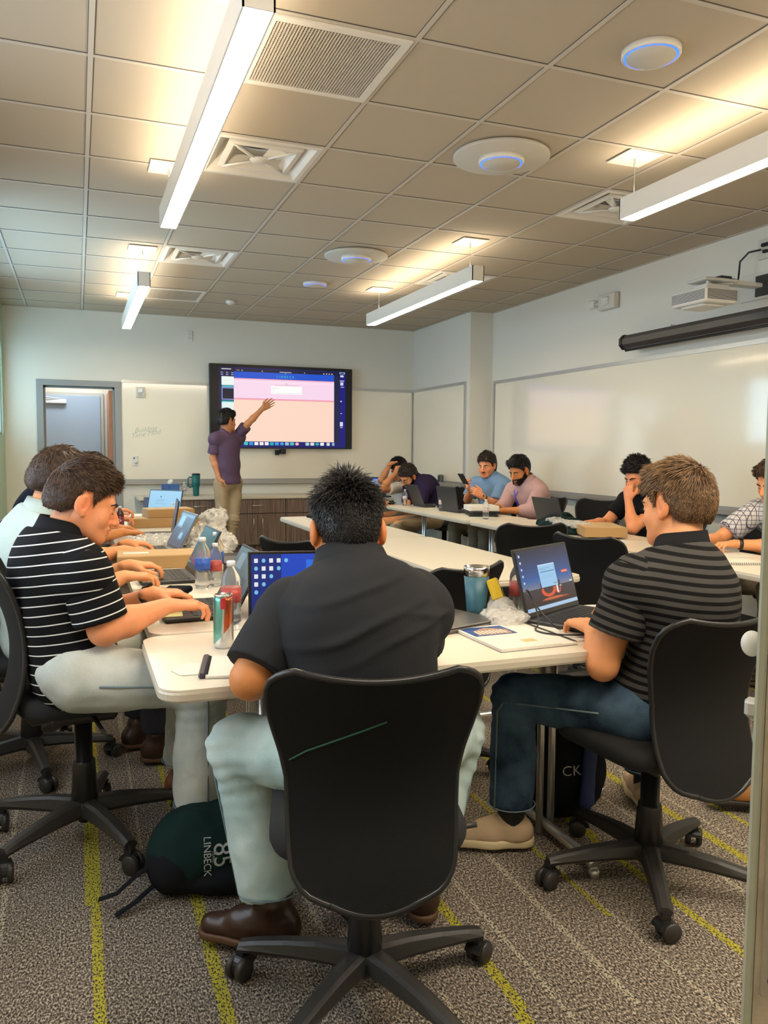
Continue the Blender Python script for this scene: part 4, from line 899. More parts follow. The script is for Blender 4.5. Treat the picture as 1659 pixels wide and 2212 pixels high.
    if fh:
        P = []
        T = lambda x, y, z: hd+H[0]*x+H[1]*y+H[2]*z-off
        if 'm' in fh: vq('moustache', *sdf_mesh([cap(T(-.024, .093, -.058), T(0, .106, -.052), .003, .0055, .003), cap(T(.024, .093, -.058), T(0, .106, -.052), .0022, .0050, .003)], .0022), build['hairm'], root)
        if 'b' in fh:
            P = [dict(p) for p in head_prims(hd, H, o.get('fat', 0)+.001)[:6]]
            for p in P:
                if p['t'] == 'e': p['r'] = p['r']+.0035
                else: p['ra'] += .0035; p['rb'] += .0035
            def bp_(D, G):
                q = (G-hd)@H.T; x, y, z = np.abs(q[..., 0]), q[..., 1], q[..., 2]; D = D-.002*nz(q, 120, 1., 2)
                zt = np.interp(y, [-.05, .0, .02, .06, .085, .2], [.0, .0, -.02, -.045, -.052, -.052]); D = np.maximum(D, z-zt); D = np.maximum(D, -.002-y)
                return np.maximum(D, .011-np.sqrt((x/2.2)**2+(z+.067)**2)-np.clip(.09-y, 0, 1)*3)
            v, q_ = sdf_mesh(P, .004, post=bp_)
            if len(v): vq('beard', v-off, q_, build['hairm'], root)
    # ---- shirt
    st_ = build['shirt']; fold = o.get('fold', .004); hem = o.get('hem', -.03)
    cz = nk-up*.005+fw*.01
    fd = o.get('folds')
    def wr(G): return -fold*(nz(G, 16, 1.0+o.get('seed', 0), 2)*.6+.25*nz(G, 40, 2., 1))+(fd(G) if fd else 0)
    tv, tq = sdf_mesh(torso(.014)+[ell(pel-up*.04, (.163*B+.014, .122*B+.014, .11), TR, .04), cap(nk+nrm(hd-H[2]*.05-nk)*.02, nk-up*.03, (.058)*o.get('nkw', 1)+.006, .068*o.get('nkw', 1)+.010, .03)], res, planes=[(pel+up*hem, up), (cz+up*.024, -(up*.9+fw*.30))], disp=wr)
    bn = nrm(c1_ if False else up)
    cen = pel; along = (tv-pel)@up+.35*np.abs((tv-pel)@lat)*0
    if o.get('yoke'): along = along
    so = vq('shirt', tv-off, tq, st_, root, dict(run=along)); so.name = o.get('top_name', 'polo_shirt')
    for k in 'RL':
        fr = o.get('sleeve', .62); ad = nrm(E[k]-S[k]); cut = S[k]+(E[k]-S[k])*fr; g = .017+o.get('loose', 0)
        if fr <= 1:
            PR = [cap(S[k]+(nk-S[k])*.12, cut+ad*.05, .057*ra*B+g*.75, .047*ra+g+.006, .03)]; pl = [(cut, -ad)]; wd_ = nrm(E[k]-S[k]); s0 = S[k]
        else:
            f2 = fr-1; wc = E[k]+(W[k]-E[k])*f2; fd2 = nrm(W[k]-E[k]); PR = [cap(S[k], E[k], .057*ra*B+g*.7, .045*ra+g, .03), cap(E[k], wc+fd2*.03, .045*ra+g, .036+g, .03)]
            pl = []
            PR[1]['b'] = wc
        v, q_ = sdf_mesh(PR, res, planes=pl, disp=lambda G: wr(G)*.8)
        if len(v): vq('sleeve', v-off, q_, build.get('sleeve', st_), so, dict(run=(v-S[k])@ad+.013))
    # collar: a folded band standing round the neck
    nd = nrm((hd-H[2]*.05)-(nk-up*.02)); nd = nrm(nd*.5+up*.5); cx_ = lat; cf = np.cross(nd, cx_); co = nk+nd*(.038+o.get('clift', 0))+fw*.004-off; mb = MB(); n = 36; nw_ = o.get('nkw', 1); cw = (.073*nw_, .070*nw_); rows = ((1.04, 1.04, -.010), (1.0, 1.0, .020), (1.06, 1.06, .024), (1.22, 1.19, -.014), (1.46, 1.36, -.042)); vs = []
    for ra_, rb_, z in rows:
        for j in range(n+1):
            a = -PI/2+.16+ (2*PI-.32)*j/n+PI; a = PI/2+.13+(2*PI-.26)*j/n; fr_ = max(0, math.sin(a)); vs.append(co+cx_*math.cos(a)*cw[0]*ra_+cf*math.sin(a)*cw[1]*rb_+nd*(z-.045*fr_**2*(1 if z > 0 else 1.2)))
    fs = [(i*(n+1)+j, i*(n+1)+j+1, (i+1)*(n+1)+j+1, (i+1)*(n+1)+j) for i in range(len(rows)-1) for j in range(n)]
    if not o.get('crewneck'):
        mb.add(vs, fs, 0, True).build('collar', build.get('collar', st_), so)
    # ---- trousers
    def legs(g):
        P = [ell(pel+up*.0, (.165*B+g, .122*B+g, .115+g), TR, .05)]
        for k in 'RL':
            P += [cap(Hp[k], K[k], (.088+g)*o.get('leg', 1), (.064+g)*o.get('leg', 1), .05), cap(K[k], A[k], (.062+g)*o.get('leg', 1), (o.get('hemr', .060)+g)*o.get('leg', 1), .03)]
        return P
    def wl(G):
        d = -.006*nz(G, 17, 4.+o.get('seed', 0), 3)
        for k in 'RL': dd = np.sqrt(((G-K[k])**2).sum(-1)); ax3 = (G-K[k])@nrm(A[k]-K[k]); d = d-.0045*np.sin((ax3+nz(G, 12, 2)*.016)*170)*np.exp(-(dd/.13)**2)
        return d
    def lpost(D, G):
        for k in 'RL':
            sd = nrm(A[k]-K[k]); D = np.where(((G-A[k])**2).sum(-1) < .16**2, np.maximum(D, (G-(A[k]-sd*.045))@sd), D)
        return D
    v, q_ = sdf_mesh(legs(.006), max(res, .009), planes=[(pel+up*.10, -up)], disp=wl, post=lpost)
    tr_ = vq('trousers', v-off, q_, build['legs'], root); tr_.name = o.get('leg_name', 'trousers')
    if o.get('seams'):
        for k, s_ in (('R', 1), ('L', -1)):
            ld = nrm(A[k]-K[k]); td = nrm(K[k]-Hp[k]); g_ = .012; mb = MB()
            side = nrm(np.cross(td, ld))*(-1)*s_ if False else lat*s_
            lf = o.get('leg', 1); hr_ = o.get('hemr', .06); pts = [Hp[k]+(K[k]-Hp[k])*.12+side*(.096*lf), Hp[k]+(K[k]-Hp[k])*.5+side*.083*lf, K[k]-(K[k]-Hp[k])*.06+side*.073*lf, K[k]+(A[k]-K[k])*.08+side*.071*lf, K[k]+(A[k]-K[k])*.45+side*(.5*(.068+hr_+.008))*lf, A[k]-ld*.05+side*(hr_+.0065)*lf]
            mb.tube([tuple(p-off) for p in pts], .0030, 6); mb.build('side_seam', mat('seam_thread', (.16, .22, .24), .8), tr_)
            ring = nrm(np.cross(ld, lat)); c_ = A[k]-ld*.052-off; mb = MB().tube([tuple(c_+(lat*math.cos(q)+ring*math.sin(q))*(hr_+.0065)*lf) for q in np.linspace(0, 2*PI, 25)], .0022, 5, cap=False); mb.build('hem_stitch', MATS['seam_thread'], tr_)
    # ---- shoes
    for k in 'RL':
        td = nrm(o['T'+k]); a = A[k]; dn = npv(o.get('down'+k, (0, 0, -1))); dn = nrm(dn-td*(dn@td)); sd = np.cross(td, dn); bt = a+dn*(o.get('ankle_h', .085))
        ko = o.get('shoe', 'boot'); sh_ = .028 if ko == 'sneaker' else .020
        U = [cap(a-dn*.02, a+dn*.045-td*.01, .047 if ko == 'boot' else .040, .044, .02), cap(bt-dn*.045-td*.035, bt-dn*.040+td*.07, .040, .040, .03, dn, 1.0), cap(bt-dn*.034+td*.07, bt-dn*.028+td*.165, .043, .034, .03, dn, 1.15), cap(a+dn*.02+td*.02, bt-dn*.045+td*.09, .036, .034, .02)]
        v, q_ = sdf_mesh(U, max(min(res, .008), .005), planes=[(bt-dn*(sh_-.003), -dn)]+([(a-dn*.03, dn)] if ko == 'sneaker' else []), disp=lambda G: -.0012*nz(G, 60, 2., 2)); s1 = vq('shoe', v-off, q_, build['shoe'], root)
        F_ = [cap(bt-dn*sh_/2-td*.035, bt-dn*sh_/2+td*.07, .043, .045, .02), cap(bt-dn*sh_/2+td*.07, bt-dn*sh_/2+td*.165, .049, .040, .03)]
        v, q_ = sdf_mesh(F_, .005, planes=[(bt, -dn), (bt-dn*sh_, dn)]); vq('sole', v-off, q_, build.get('sole', build['shoe']), s1)
    for k in ('RL' if o.get('shoe') == 'sneaker' else ''):
        v, q_ = sdf_mesh([cap(A[k]+npv((0, 0, .10)), A[k]-npv((0, 0, .02)), .043, .045, .01)], .006); vq('sock', v-off, q_, MATS['matte_black'], root)
    for k in o.get('watch', ''):
        ad = nrm(W[k]-E[k]); p = W[k]-ad*.028-off; nn2 = -nrm(npv(o['H'+k][1])); mb = MB(); mb.tube([tuple(p-ad*.010), tuple(p+ad*.010)], .0315, 20); wo = mb.build('watch_band', blackp, root)
        sdv = np.cross(ad, nn2); mb = MB().box((-.016, -.019, .028), (.016, .019, .040), bev=.005); mb.xf(basis(p, sdv, ad, nn2)); mb.build('watch_face', mat('watch_glass', (.01, .01, .012), .08), wo)
    return root, dict(S=S, E=E, W=W, K=K, A=A, H=H, off=off, nk=nk, hd=hd, up=up, fw=fw, lat=lat, pel=pel)
LIGHT_SKIN = skin_mat('light_skin', (0.76, 0.33, 0.14)); TAN_SKIN = skin_mat('tan_skin', (0.62, 0.245, 0.080)); PINK_SKIN = skin_mat('rosy_skin', (0.80, 0.33, 0.155)); OLIVE_SKIN = skin_mat('olive_skin', (0.56, 0.25, 0.115))
BLACK_H = hair_mat('black_hair', (.006, .005, .005), (.022, .018, .016)); BROWN_H = hair_mat('brown_hair', (.035, .018, .010), (.13, .070, .035)); SANDY_H = hair_mat('sandy_hair', (.10, .055, .025), (.33, .19, .09)); DKBR_H = hair_mat('dark_brown_hair', (.018, .011, .008), (.07, .040, .025))
KEYS = ((.35, .75, .45)); 
G_, D_ = dict, np.array
# 1: man in the charcoal polo, centre foreground, seen from behind
def foldsA(G):
    z = G[..., 2]; x = G[..., 0]; n = nz(G, 6, 1.2, 2); r1 = np.exp(-((z-.97-.30*(x-.55)+.015*n)/.010)**2)*np.exp(-((x-.62)/.13)**2); r2 = np.exp(-((z-.885-.34*(x-.55)+.015*n)/.011)**2)*np.exp(-((x-.60)/.14)**2); r3 = np.exp(-((z-.93+.1*(x-.6)+.02*n)/.010)**2)*np.exp(-((x-.78)/.07)**2)
    r4 = np.exp(-((z-.84-.30*(x-.6)+.02*n)/.010)**2)*np.exp(-((x-.70)/.12)**2); return -(.007*r1+.008*r2+.006*r3+.006*r4)
P_A, JA = person('person', 'man in a plain charcoal polo and pale jeans seen from behind in the centre foreground', dict(
    pel=(.65, 1.80, .585), nk=(.640, 1.895, 1.000), hd=(.648, 1.965, 1.102), ear=.006, yaw=12, head=(10, 16, 0), b=1.10, sw=.168, slump=.065, sf=.02, fat=.008, nkw=1.12, res=.006, hres=.003, arm=1.16, seed=.3, fold=.0035, folds=foldsA, hem=-.13, sd=.085,
    WR=(.76, 2.22, .790), ER=(.86, 2.00, .775), WL=(.545, 2.06, .795), EL=(.375, 1.862, .765), HR=((-.45, .9, -.1), (0, 0, -1), (.3, .6, .4)), HL=((.30, .95, -.1), (0, 0, -1), (.3, .6, .4)),
    AR=(.885, 2.00, .10), KR=(1.035, 2.10, .48), AL=(.455, 1.985, .11), KL=(.385, 2.06, .53), TR=(.3, .95, 0), TL=(-.85, .50, 0), leg=1.14, hemr=.064, leg_name='jeans', seams=1, hair='crew', strands=9000, sleeve=.86, SL=(-.005, 0, -.02), loose=.004,
    hairx=dict(top=.026, side=.007, back=.010, nape=-.058, slen=.024, lift=.75, mess=.45, swid=.0011, crown=(0, -.06, .13), clump=45, camp=.004)),
    dict(skin=TAN_SKIN, hairm=BLACK_H, shirt=cloth_mat('charcoal_pique', (.024, .025, .028), .15, 8), legs=denim('pale_denim', (.36, .50, .50), (.62, .74, .72)), shoe=mat('dark_brown_leather', (.035, .014, .008), .35, bump=.3, bscale=60, var=.4, vscale=12), sole=mat('brown_sole', (.10, .045, .02), .6)))
# 2: man in striped grey and black polo, right
P_B, JB = person('person', 'man in a grey and black striped polo, dark jeans and beige sneakers on the right', dict(
    pel=(1.62, 1.92, .575), nk=(1.655, 1.885, 1.015), hd=(1.690, 1.955, 1.150), yaw=-14, head=(-14, 10, -4), b=1.0, sw=.175, slump=.055, sf=.03, res=.006, hres=.003, arm=1.05, seed=1.3, fold=.006, hem=-.10,
    WR=(1.735, 2.20, .790), eR=(1, -.3, -.6), WL=(1.458, 2.030, .775), EL=(1.405, 1.905, .695), HR=((-.35, .92, -.12), (0, 0, -1), (.25, .6, .4)), HL=((.10, 1, .0), (0, .1, -1), (.3, .65, .4), dict(thumb=.2, sc_=1.05)),
    AR=(1.94, 2.35, .10), kR=(.2, .8, .8), AL=(1.315, 2.25, .10), KL=(1.33, 2.27, .50), TR=(.35, .94, .0), TL=(-.93, .36, 0), leg=1.05, hemr=.066, leg_name='jeans', seams=1, shoe='sneaker', hair='short', strands=9000, sleeve=.60, loose=.008,
    hairx=dict(top=.020, side=.010, back=.014, nape=-.060, slen=.034, lift=.16, mess=.16, swid=.0008, crown=(.015, -.075, .10), clump=70, camp=.002)),
    dict(skin=LIGHT_SKIN, hairm=SANDY_H, shirt=stripe_mat('grey_black_stripes', (.060, .056, .052), (.006, .006, .006), .0235, .45), collar=cloth_mat('black_collar', (.010, .010, .012)), legs=denim('indigo_denim', (.008, .018, .036), (.10, .17, .25), 6), shoe=mat('beige_knit', (.50, .36, .22), .8, bump=.5, bscale=200), sole=mat('cream_foam', (.66, .54, .32), .6, bump=.8, bscale=35)))
# 3: man in profile with white striped black polo, left
P_C, JC = person('person', 'man in a black polo with thin white stripes, in profile typing on the left', dict(
    pel=(-.02, 2.68, .63), nk=(-.060, 2.71, 1.025), hd=(.018, 2.715, 1.140), yaw=84, head=(84, 20, 0), b=1.0, sw=.18, slump=.04, sf=.05, res=.006, hres=.003, fres=.003, arm=1.12, seed=2.3, fold=.006, hem=-.12,
    WR=(.262, 2.62, .808), ER=(.065, 2.52, .765), WL=(.235, 2.86, .808), eL=(-.1, .7, -.8), HR=((.96, .10, -.02), (0, 0, -1), (.35, .75, .5)), HL=((.98, -.08, -.02), (0, 0, -1), (.35, .75, .5)),
    AR=(.345, 2.52, .14), KR=(.350, 2.52, .58), AL=(.35, 2.98, .11), KL=(.38, 2.92, .58), TR=(1, -.1, 0), TL=(1, .1, 0), leg=1.13, hemr=.070, leg_name='jeans', seams=1, hair='swept', strands=10000, sleeve=.84, watch='L', lid=1, loose=.004,
    hairx=dict(top=.024, side=.007, back=.010, fringe=-.004, slen=.026, lift=.12, mess=.14, swid=.0008, comb=(.25, 1, -.12), combw=.8, nape=-.050, clump=60, camp=.0025)),
    dict(skin=PINK_SKIN, hairm=BROWN_H, shirt=stripe_mat('white_lines_on_black', (.006, .006, .007), (.72, .72, .70), .0300, .12), collar=cloth_mat('black_collar', (.010, .010, .012)), legs=denim('washed_denim', (.36, .40, .37), (.64, .66, .60)), shoe=mat('cognac_leather', (.16, .05, .022), .35, bump=.3, bscale=60, var=.3, vscale=12), sole=mat('dark_sole', (.02, .015, .012), .6)))

khaki = cloth_mat('khaki_twill', (.36, .27, .16), .15, 10); dkhaki = cloth_mat('olive_khaki_twill', (.17, .14, .09), .15, 10); brsh = mat('dark_brown_leather', (.035, .014, .008)); brso = mat('brown_sole', (.10, .045, .02)); cosh = MATS['cognac_leather']; dso = MATS['dark_sole']
LOW = dict(res=.0115, hres=.0055, fres=.0045, strands=2500)
TYP = dict(HR=((.96, .10, -.02), (0, 0, -1), (.35, .7, .5)), HL=((.98, -.08, -.02), (0, 0, -1), (.35, .7, .5)))
def seat_legs(x, y, az, z=.50, ft=.30, spl=.10):
    f, r = dirv(az), rgtv(az); b = npv((x, y, 0)); g = {}
    for k, s_ in (('R', 1), ('L', -1)):
        g['A'+k] = tuple(b+f*(.42+.03*s_)+r*s_*spl+npv((0, 0, .10))); g['K'+k] = tuple(b+f*.43+r*s_*(spl+.02)+npv((0, 0, .53))); g['T'+k] = tuple(f+r*s_*.15)
    return g
# 4: pale green shirt, left row
P_D, JD = person('person', 'man in a pale mint shirt behind the profile man, face hidden by him', dict(pel=(-.16, 3.47, .58), nk=(-.135, 3.42, 1.045), hd=(-.065, 3.40, 1.175), yaw=86, head=(82, 18, 0), b=1.0, slump=.05, sw=.18, seed=3., hem=-.1, arm=1.05, sleeve=.75,
    WR=(.165, 3.33, .800), ER=(-.02, 3.26, .72), WL=(.20, 3.58, .810), eL=(-.1, .6, -.9), hair='short', hairx=dict(top=.022, side=.009, slen=.024, lift=.12, mess=.2, swid=.001), **TYP, **seat_legs(-.16, 3.47, 88), **LOW),
    dict(skin=LIGHT_SKIN, hairm=BROWN_H, shirt=cloth_mat('mint_texture', (.50, .60, .56), .1, 200, bump=.9), legs=cloth_mat('charcoal_trousers', (.03, .03, .035)), shoe=brsh, sole=brso))
# 5: maroon dotted shirt
dots = mat('maroon_dotted', (.10, .012, .022), .8); nt_, lk_, b_ = nodes(dots); tc_ = N(nt_, 'TexCoord'); vo = N(nt_, 'TexVoronoi'); vo.inputs['Scale'].default_value = 45; vo.inputs['Randomness'].default_value = .2; lk_.new(tc_.outputs['Object'], vo.inputs['Vector'])
mx_ = N(nt_, 'Mix'); mx_.data_type = 'RGBA'; lk_.new(math_(nt_, lk_, 'LESS_THAN', vo.outputs['Distance'], .22), mx_.inputs[0]); mx_.inputs[6].default_value = (.10, .012, .022, 1); mx_.inputs[7].default_value = (.6, .5, .5, 1); lk_.new(mx_.outputs[2], b_.inputs['Base Color'])
P_E, JE = person('person', 'man in a maroon dotted shirt and khakis in the left row, hands on a laptop', dict(pel=(-.13, 4.42, .58), nk=(-.03, 4.38, 1.03), hd=(.055, 4.38, 1.150), yaw=88, head=(86, 20, 0), b=1.04, slump=.05, sw=.18, seed=4., hem=-.1, arm=1.0, sleeve=.7,
    WR=(.215, 4.28, .790), ER=(.04, 4.20, .76), WL=(.24, 4.50, .80), eL=(-.1, .6, -.9), hair='short', hairx=dict(top=.020, side=.008, slen=.024, lift=.12, mess=.2, swid=.001), **TYP, **seat_legs(-.13, 4.42, 88), **LOW),
    dict(skin=LIGHT_SKIN, hairm=DKBR_H, shirt=dots, legs=khaki, shoe=cosh, sole=dso))
# 6, 7: two more hidden behind, hands on the table
P_F, JF = person('person', 'person in the left row showing only a bare forearm and typing hand', dict(pel=(-.24, 5.32, .57), nk=(-.20, 5.30, 1.02), hd=(-.13, 5.30, 1.13), yaw=88, head=(86, 22, 0), b=.98, slump=.05, sw=.18, seed=5., hem=-.1, sleeve=.6,
    WR=(.255, 5.20, .790), ER=(.03, 5.10, .755), WL=(.22, 5.42, .80), eL=(-.1, .6, -.9), hair='short', hairx=dict(swid=.001), **TYP, **seat_legs(-.24, 5.32, 88), **LOW),
    dict(skin=TAN_SKIN, hairm=DKBR_H, shirt=cloth_mat('navy_shirt', (.012, .015, .04)), legs=khaki, shoe=cosh, sole=dso))
P_G, JG = person('person', 'person with pink sleeves at the far end of the left row, hands raised', dict(pel=(-.24, 6.10, .57), nk=(-.18, 6.08, 1.02), hd=(-.11, 6.08, 1.13), yaw=88, head=(86, 22, 0), b=.98, slump=.05, sw=.18, seed=6., hem=-.1, sleeve=1.72,
    WR=(.235, 6.02, .815), ER=(.03, 5.90, .77), WL=(.24, 6.16, .86), eL=(-.1, .6, -.9), hair='short', hairx=dict(swid=.001), **TYP, **seat_legs(-.24, 6.1, 88), **LOW),
    dict(skin=PINK_SKIN, hairm=DKBR_H, shirt=cloth_mat('rose_shirt', (.42, .16, .20)), legs=dkhaki, shoe=brsh, sole=brso))
# 8: presenter
P_P, JP = person('person', 'standing man in a dusky purple polo and khakis pointing at the television', dict(pel=(1.615, 9.27, .93), nk=(1.598, 9.26, 1.485), hd=(1.600, 9.25, 1.625), yaw=155, head=(62, 2, 3), b=.92, slump=0., sf=.0, sw=.165, sd=.06, seed=7., arm=.92, res=.009, hres=.005, fres=.004, strands=3000, hem=-.02, sleeve=.78, loose=.004, nkw=.95,
    ER=(1.435, 9.22, 1.205), WR=(1.490, 9.17, .985), HR=((.25, .0, -1), (.9, .3, .2), (.3, .3, .3)), EL=(1.835, 9.22, 1.600), WL=(2.010, 9.24, 1.775), HL=((.80, .05, .52), (.1, -.9, .1), (.12, .2, .1), dict(spread=.35, point=0)), SL=(.01, 0, .035),
    AR=(1.42, 9.20, .10), KR=(1.53, 9.20, .51), AL=(1.60, 9.30, .10), KL=(1.665, 9.22, .51), TR=(-.25, -.97, 0), TL=(.5, -.87, 0), leg=.93, leg_name='trousers', hair='short',
    hairx=dict(top=.026, side=.012, back=.012, nape=-.045, slen=.028, lift=.12, mess=.18, swid=.0014)),
    dict(skin=OLIVE_SKIN, hairm=BLACK_H, shirt=cloth_mat('dusky_purple_knit', (.105, .065, .110), .12, 12), legs=khaki, shoe=brsh, sole=brso))
# 9: tattooed arm over the head, white shirt
P_9, J9 = person('person', 'person in white shirt in the far corner, tattooed arm and hand on head', dict(pel=(3.72, 9.02, .55), nk=(3.60, 8.95, .96), hd=(3.56, 8.86, 1.085), yaw=-110, head=(-115, 30, 0), b=.95, slump=.05, sw=.175, seed=8., hem=-.1, sleeve=.75,
    ER=(3.34, 8.86, .96), WR=(3.42, 8.78, 1.15), HR=((.75, .25, .25), (.2, .2, -1), (.5, .5, .3)), EL=(3.22, 8.55, .86), WL=(3.46, 8.68, 1.06), HL=((.45, .5, .55), (.4, .6, -.3), (.4, .5, .4)), hair='short', hairx=dict(top=.03, side=.014, back=.02, nape=-.08, swid=.0014), **seat_legs(3.72, 9.02, -100), **LOW),
    dict(skin=OLIVE_SKIN, hairm=BLACK_H, shirt=cloth_mat('white_shirt', (.66, .64, .58), .05, 8), legs=dkhaki, shoe=brsh, sole=brso))
tatm = mat('tattoo_ink', (.05, .06, .06), .6)
mb = MB(); e0, w0 = J9['E']['L']-J9['off'], J9['W']['L']-J9['off']; ad = nrm(w0-e0); sx = nrm(np.cross(ad, (0, 1, 0))); sy = np.cross(ad, sx)
for q in range(7):
    c_ = e0+ad*(.03+.028*q); a0 = q*1.3; mb.tube([tuple(c_+(sx*math.cos(a0+t_)+sy*math.sin(a0+t_))*(.0415-.0012*q)+ad*.012*math.sin(t_*5)) for t_ in np.linspace(0, 3.6, 12)], .0022, 5)
mb.build('tattoo', tatm, P_9)
# 10: bearded man with glasses
P_10, J10 = person('person', 'bearded man with glasses in a dark purple polo and khakis, bent over his phone', dict(pel=(3.72, 8.30, .55), nk=(3.585, 8.36, .975), hd=(3.475, 8.36, 1.020), yaw=-98, head=(-108, 38, 6), b=1.0, slump=.09, sw=.185, seed=9., hem=-.1, sleeve=.65, stubble=.5, face_hair='mb',
    WR=(3.22, 8.18, .690), ER=(3.44, 8.32, .64), WL=(3.21, 8.03, .690), EL=(3.46, 8.03, .640), HR=((-.85, -.35, .1), (0, .2, 1), (.6, .7, .5)), HL=((-.9, .2, .1), (0, -.1, 1), (.6, .7, .5)), hair='curly', hairx=dict(top=.026, side=.014, back=.012, clump=95, camp=.006, fr=(.065, .055), swid=.0014, slen=.018, mess=.9, lift=.4),
    AR=(3.10, 8.42, .1), KR=(3.22, 8.44, .50), AL=(3.12, 8.02, .1), KL=(3.22, 8.04, .50), TR=(-1, .1, 0), TL=(-1, -.1, 0), leg=1.08, **LOW),
    dict(skin=LIGHT_SKIN, hairm=DKBR_H, shirt=cloth_mat('dark_purple_shirt', (.022, .014, .045)), legs=khaki, shoe=brsh, sole=brso))
H = J10['H']; T = lambda x, y, z: tuple(J10['hd']-J10['off']+H[0]*x+H[1]*y+H[2]*z); mb = MB()
for s_ in (-1, 1): mb.tube([T(s_*.033+.024*math.cos(q), .104, -.008+.019*math.sin(q)) for q in np.linspace(0, 2*PI, 19)], .0016, 6, cap=False).tube([T(s_*.057, .104, .0), T(s_*.080, .06, .0), T(s_*.082, -.01, .004)], .0014, 6)
mb.tube([T(-.010, .105, -.004), T(0, .108, -.001), T(.010, .105, -.004)], .0014, 6).build('glasses', blackp, P_10)
text_obj('shirt_lettering', 'LINBECK', .022, basis(tuple(J10['nk']-J10['off']-J10['up']*.17-J10['lat']*.09+J10['fw']*.125), -J10['lat'], J10['up'], J10['fw']), white_pl, P_10, .001)
# 11: light blue polo, mullet
P_11, J11 = person('person', 'man in a light blue polo with dark wavy hair and moustache, holding up a phone', dict(pel=(4.02, 7.30, .56), nk=(3.975, 7.36, 1.045), hd=(3.925, 7.345, 1.165), yaw=-118, head=(-125, 14, 0), b=1.04, slump=.03, sw=.19, seed=10., hem=-.1, sleeve=.80, loose=.006, face_hair='m', watch='L',
    WR=(3.70, 7.28, .90), ER=(3.80, 7.52, .80), HR=((-.55, -.3, .65), (.6, -.4, .5), (.7, .8, .5)), WL=(3.73, 7.06, .86), EL=(3.90, 7.10, .765), HL=((-.8, .2, .55), (.3, .5, -.3), (.5, .6, .4)), hair='mullet', hairx=dict(top=.026, side=.012, back=.022, clump=80, camp=.005, swid=.0014, slen=.024, mess=.6, lift=.3), **seat_legs(4.02, 7.30, -105, spl=.13), **LOW),
    dict(skin=PINK_SKIN, hairm=DKBR_H, shirt=cloth_mat('light_blue_polo', (.17, .28, .44), .08, 10), legs=dkhaki, shoe=brsh, sole=brso))
# 12: pink shirt, moustache and goatee
P_12, J12 = person('person', 'man in a pale pink button shirt with black hair and goatee, looking down', dict(pel=(4.00, 6.55, .56), nk=(3.935, 6.56, 1.03), hd=(3.855, 6.575, 1.130), yaw=-100, head=(-108, 24, 0), b=1.06, slump=.05, sw=.19, seed=11., hem=-.1, sleeve=1.30, loose=.006, stubble=.6, face_hair='mb',
    WR=(3.60, 6.62, .780), ER=(3.80, 6.76, .77), HR=((-.95, -.2, 0), (0, 0, -1), (.5, .6, .4)), WL=(3.63, 6.44, .770), EL=(3.86, 6.35, .765), HL=((-.95, .2, 0), (0, 0, -1), (.5, .6, .4)), hair='swept', hairx=dict(top=.030, side=.013, back=.012, fringe=.004, clump=50, camp=.006, swid=.0014, slen=.028, mess=.3, lift=.25), **seat_legs(4.00, 6.55, -95, spl=.13), **LOW),
    dict(skin=TAN_SKIN, hairm=BLACK_H, shirt=cloth_mat('pale_pink_shirt', (.50, .31, .29), .10, 60), legs=dkhaki, shoe=brsh, sole=brso))
mb = MB(); q_ = J12; base = q_['nk']-q_['off']+q_['fw']*.13-q_['up']*.13+q_['lat']*.03
mb.tube([tuple(base+q_['lat']*.02+q_['up']*.06), tuple(base+q_['fw']*.012), tuple(base-q_['up']*.09-q_['lat']*.01)], .006, 6).tube([tuple(base-q_['lat']*.035+q_['up']*.05), tuple(base+q_['fw']*.012), tuple(base-q_['up']*.08-q_['lat']*.03)], .006, 6)
o_ = mb.build('lanyard', mat('violet_ribbon', (.10, .06, .45), .5), P_12); o_['label'] = 'violet ribbon on the chest'
# 13: curly hair, black T-shirt
P_13, J13 = person('person', 'curly-haired man in a black T-shirt with one hand raised before his face', dict(pel=(4.02, 4.86, .56), nk=(3.955, 4.90, 1.03), hd=(3.875, 4.90, 1.130), yaw=-98, head=(-100, 22, 0), b=.98, slump=.05, sw=.18, seed=12., hem=-.1, sleeve=.62, crewneck=1, stubble=.2,
    WR=(3.50, 4.98, .780), ER=(3.75, 5.10, .765), HR=((-.95, -.2, 0), (0, 0, -1), (.5, .6, .4)), WL=(3.722, 4.80, .960), EL=(3.69, 4.70, .765), HL=((.02, .12, 1), (1, .3, 0), (.45, .6, .4)), hair='curly', hairx=dict(top=.040, side=.020, back=.016, clump=85, camp=.009, fr=(.066, .050), swid=.0016, slen=.020, mess=.9, lift=.5), **seat_legs(4.02, 4.86, -95, spl=.13), **LOW),
    dict(skin=PINK_SKIN, hairm=BLACK_H, shirt=cloth_mat('black_tee', (.010, .010, .011)), legs=MATS['indigo_denim'], shoe=brsh, sole=brso))
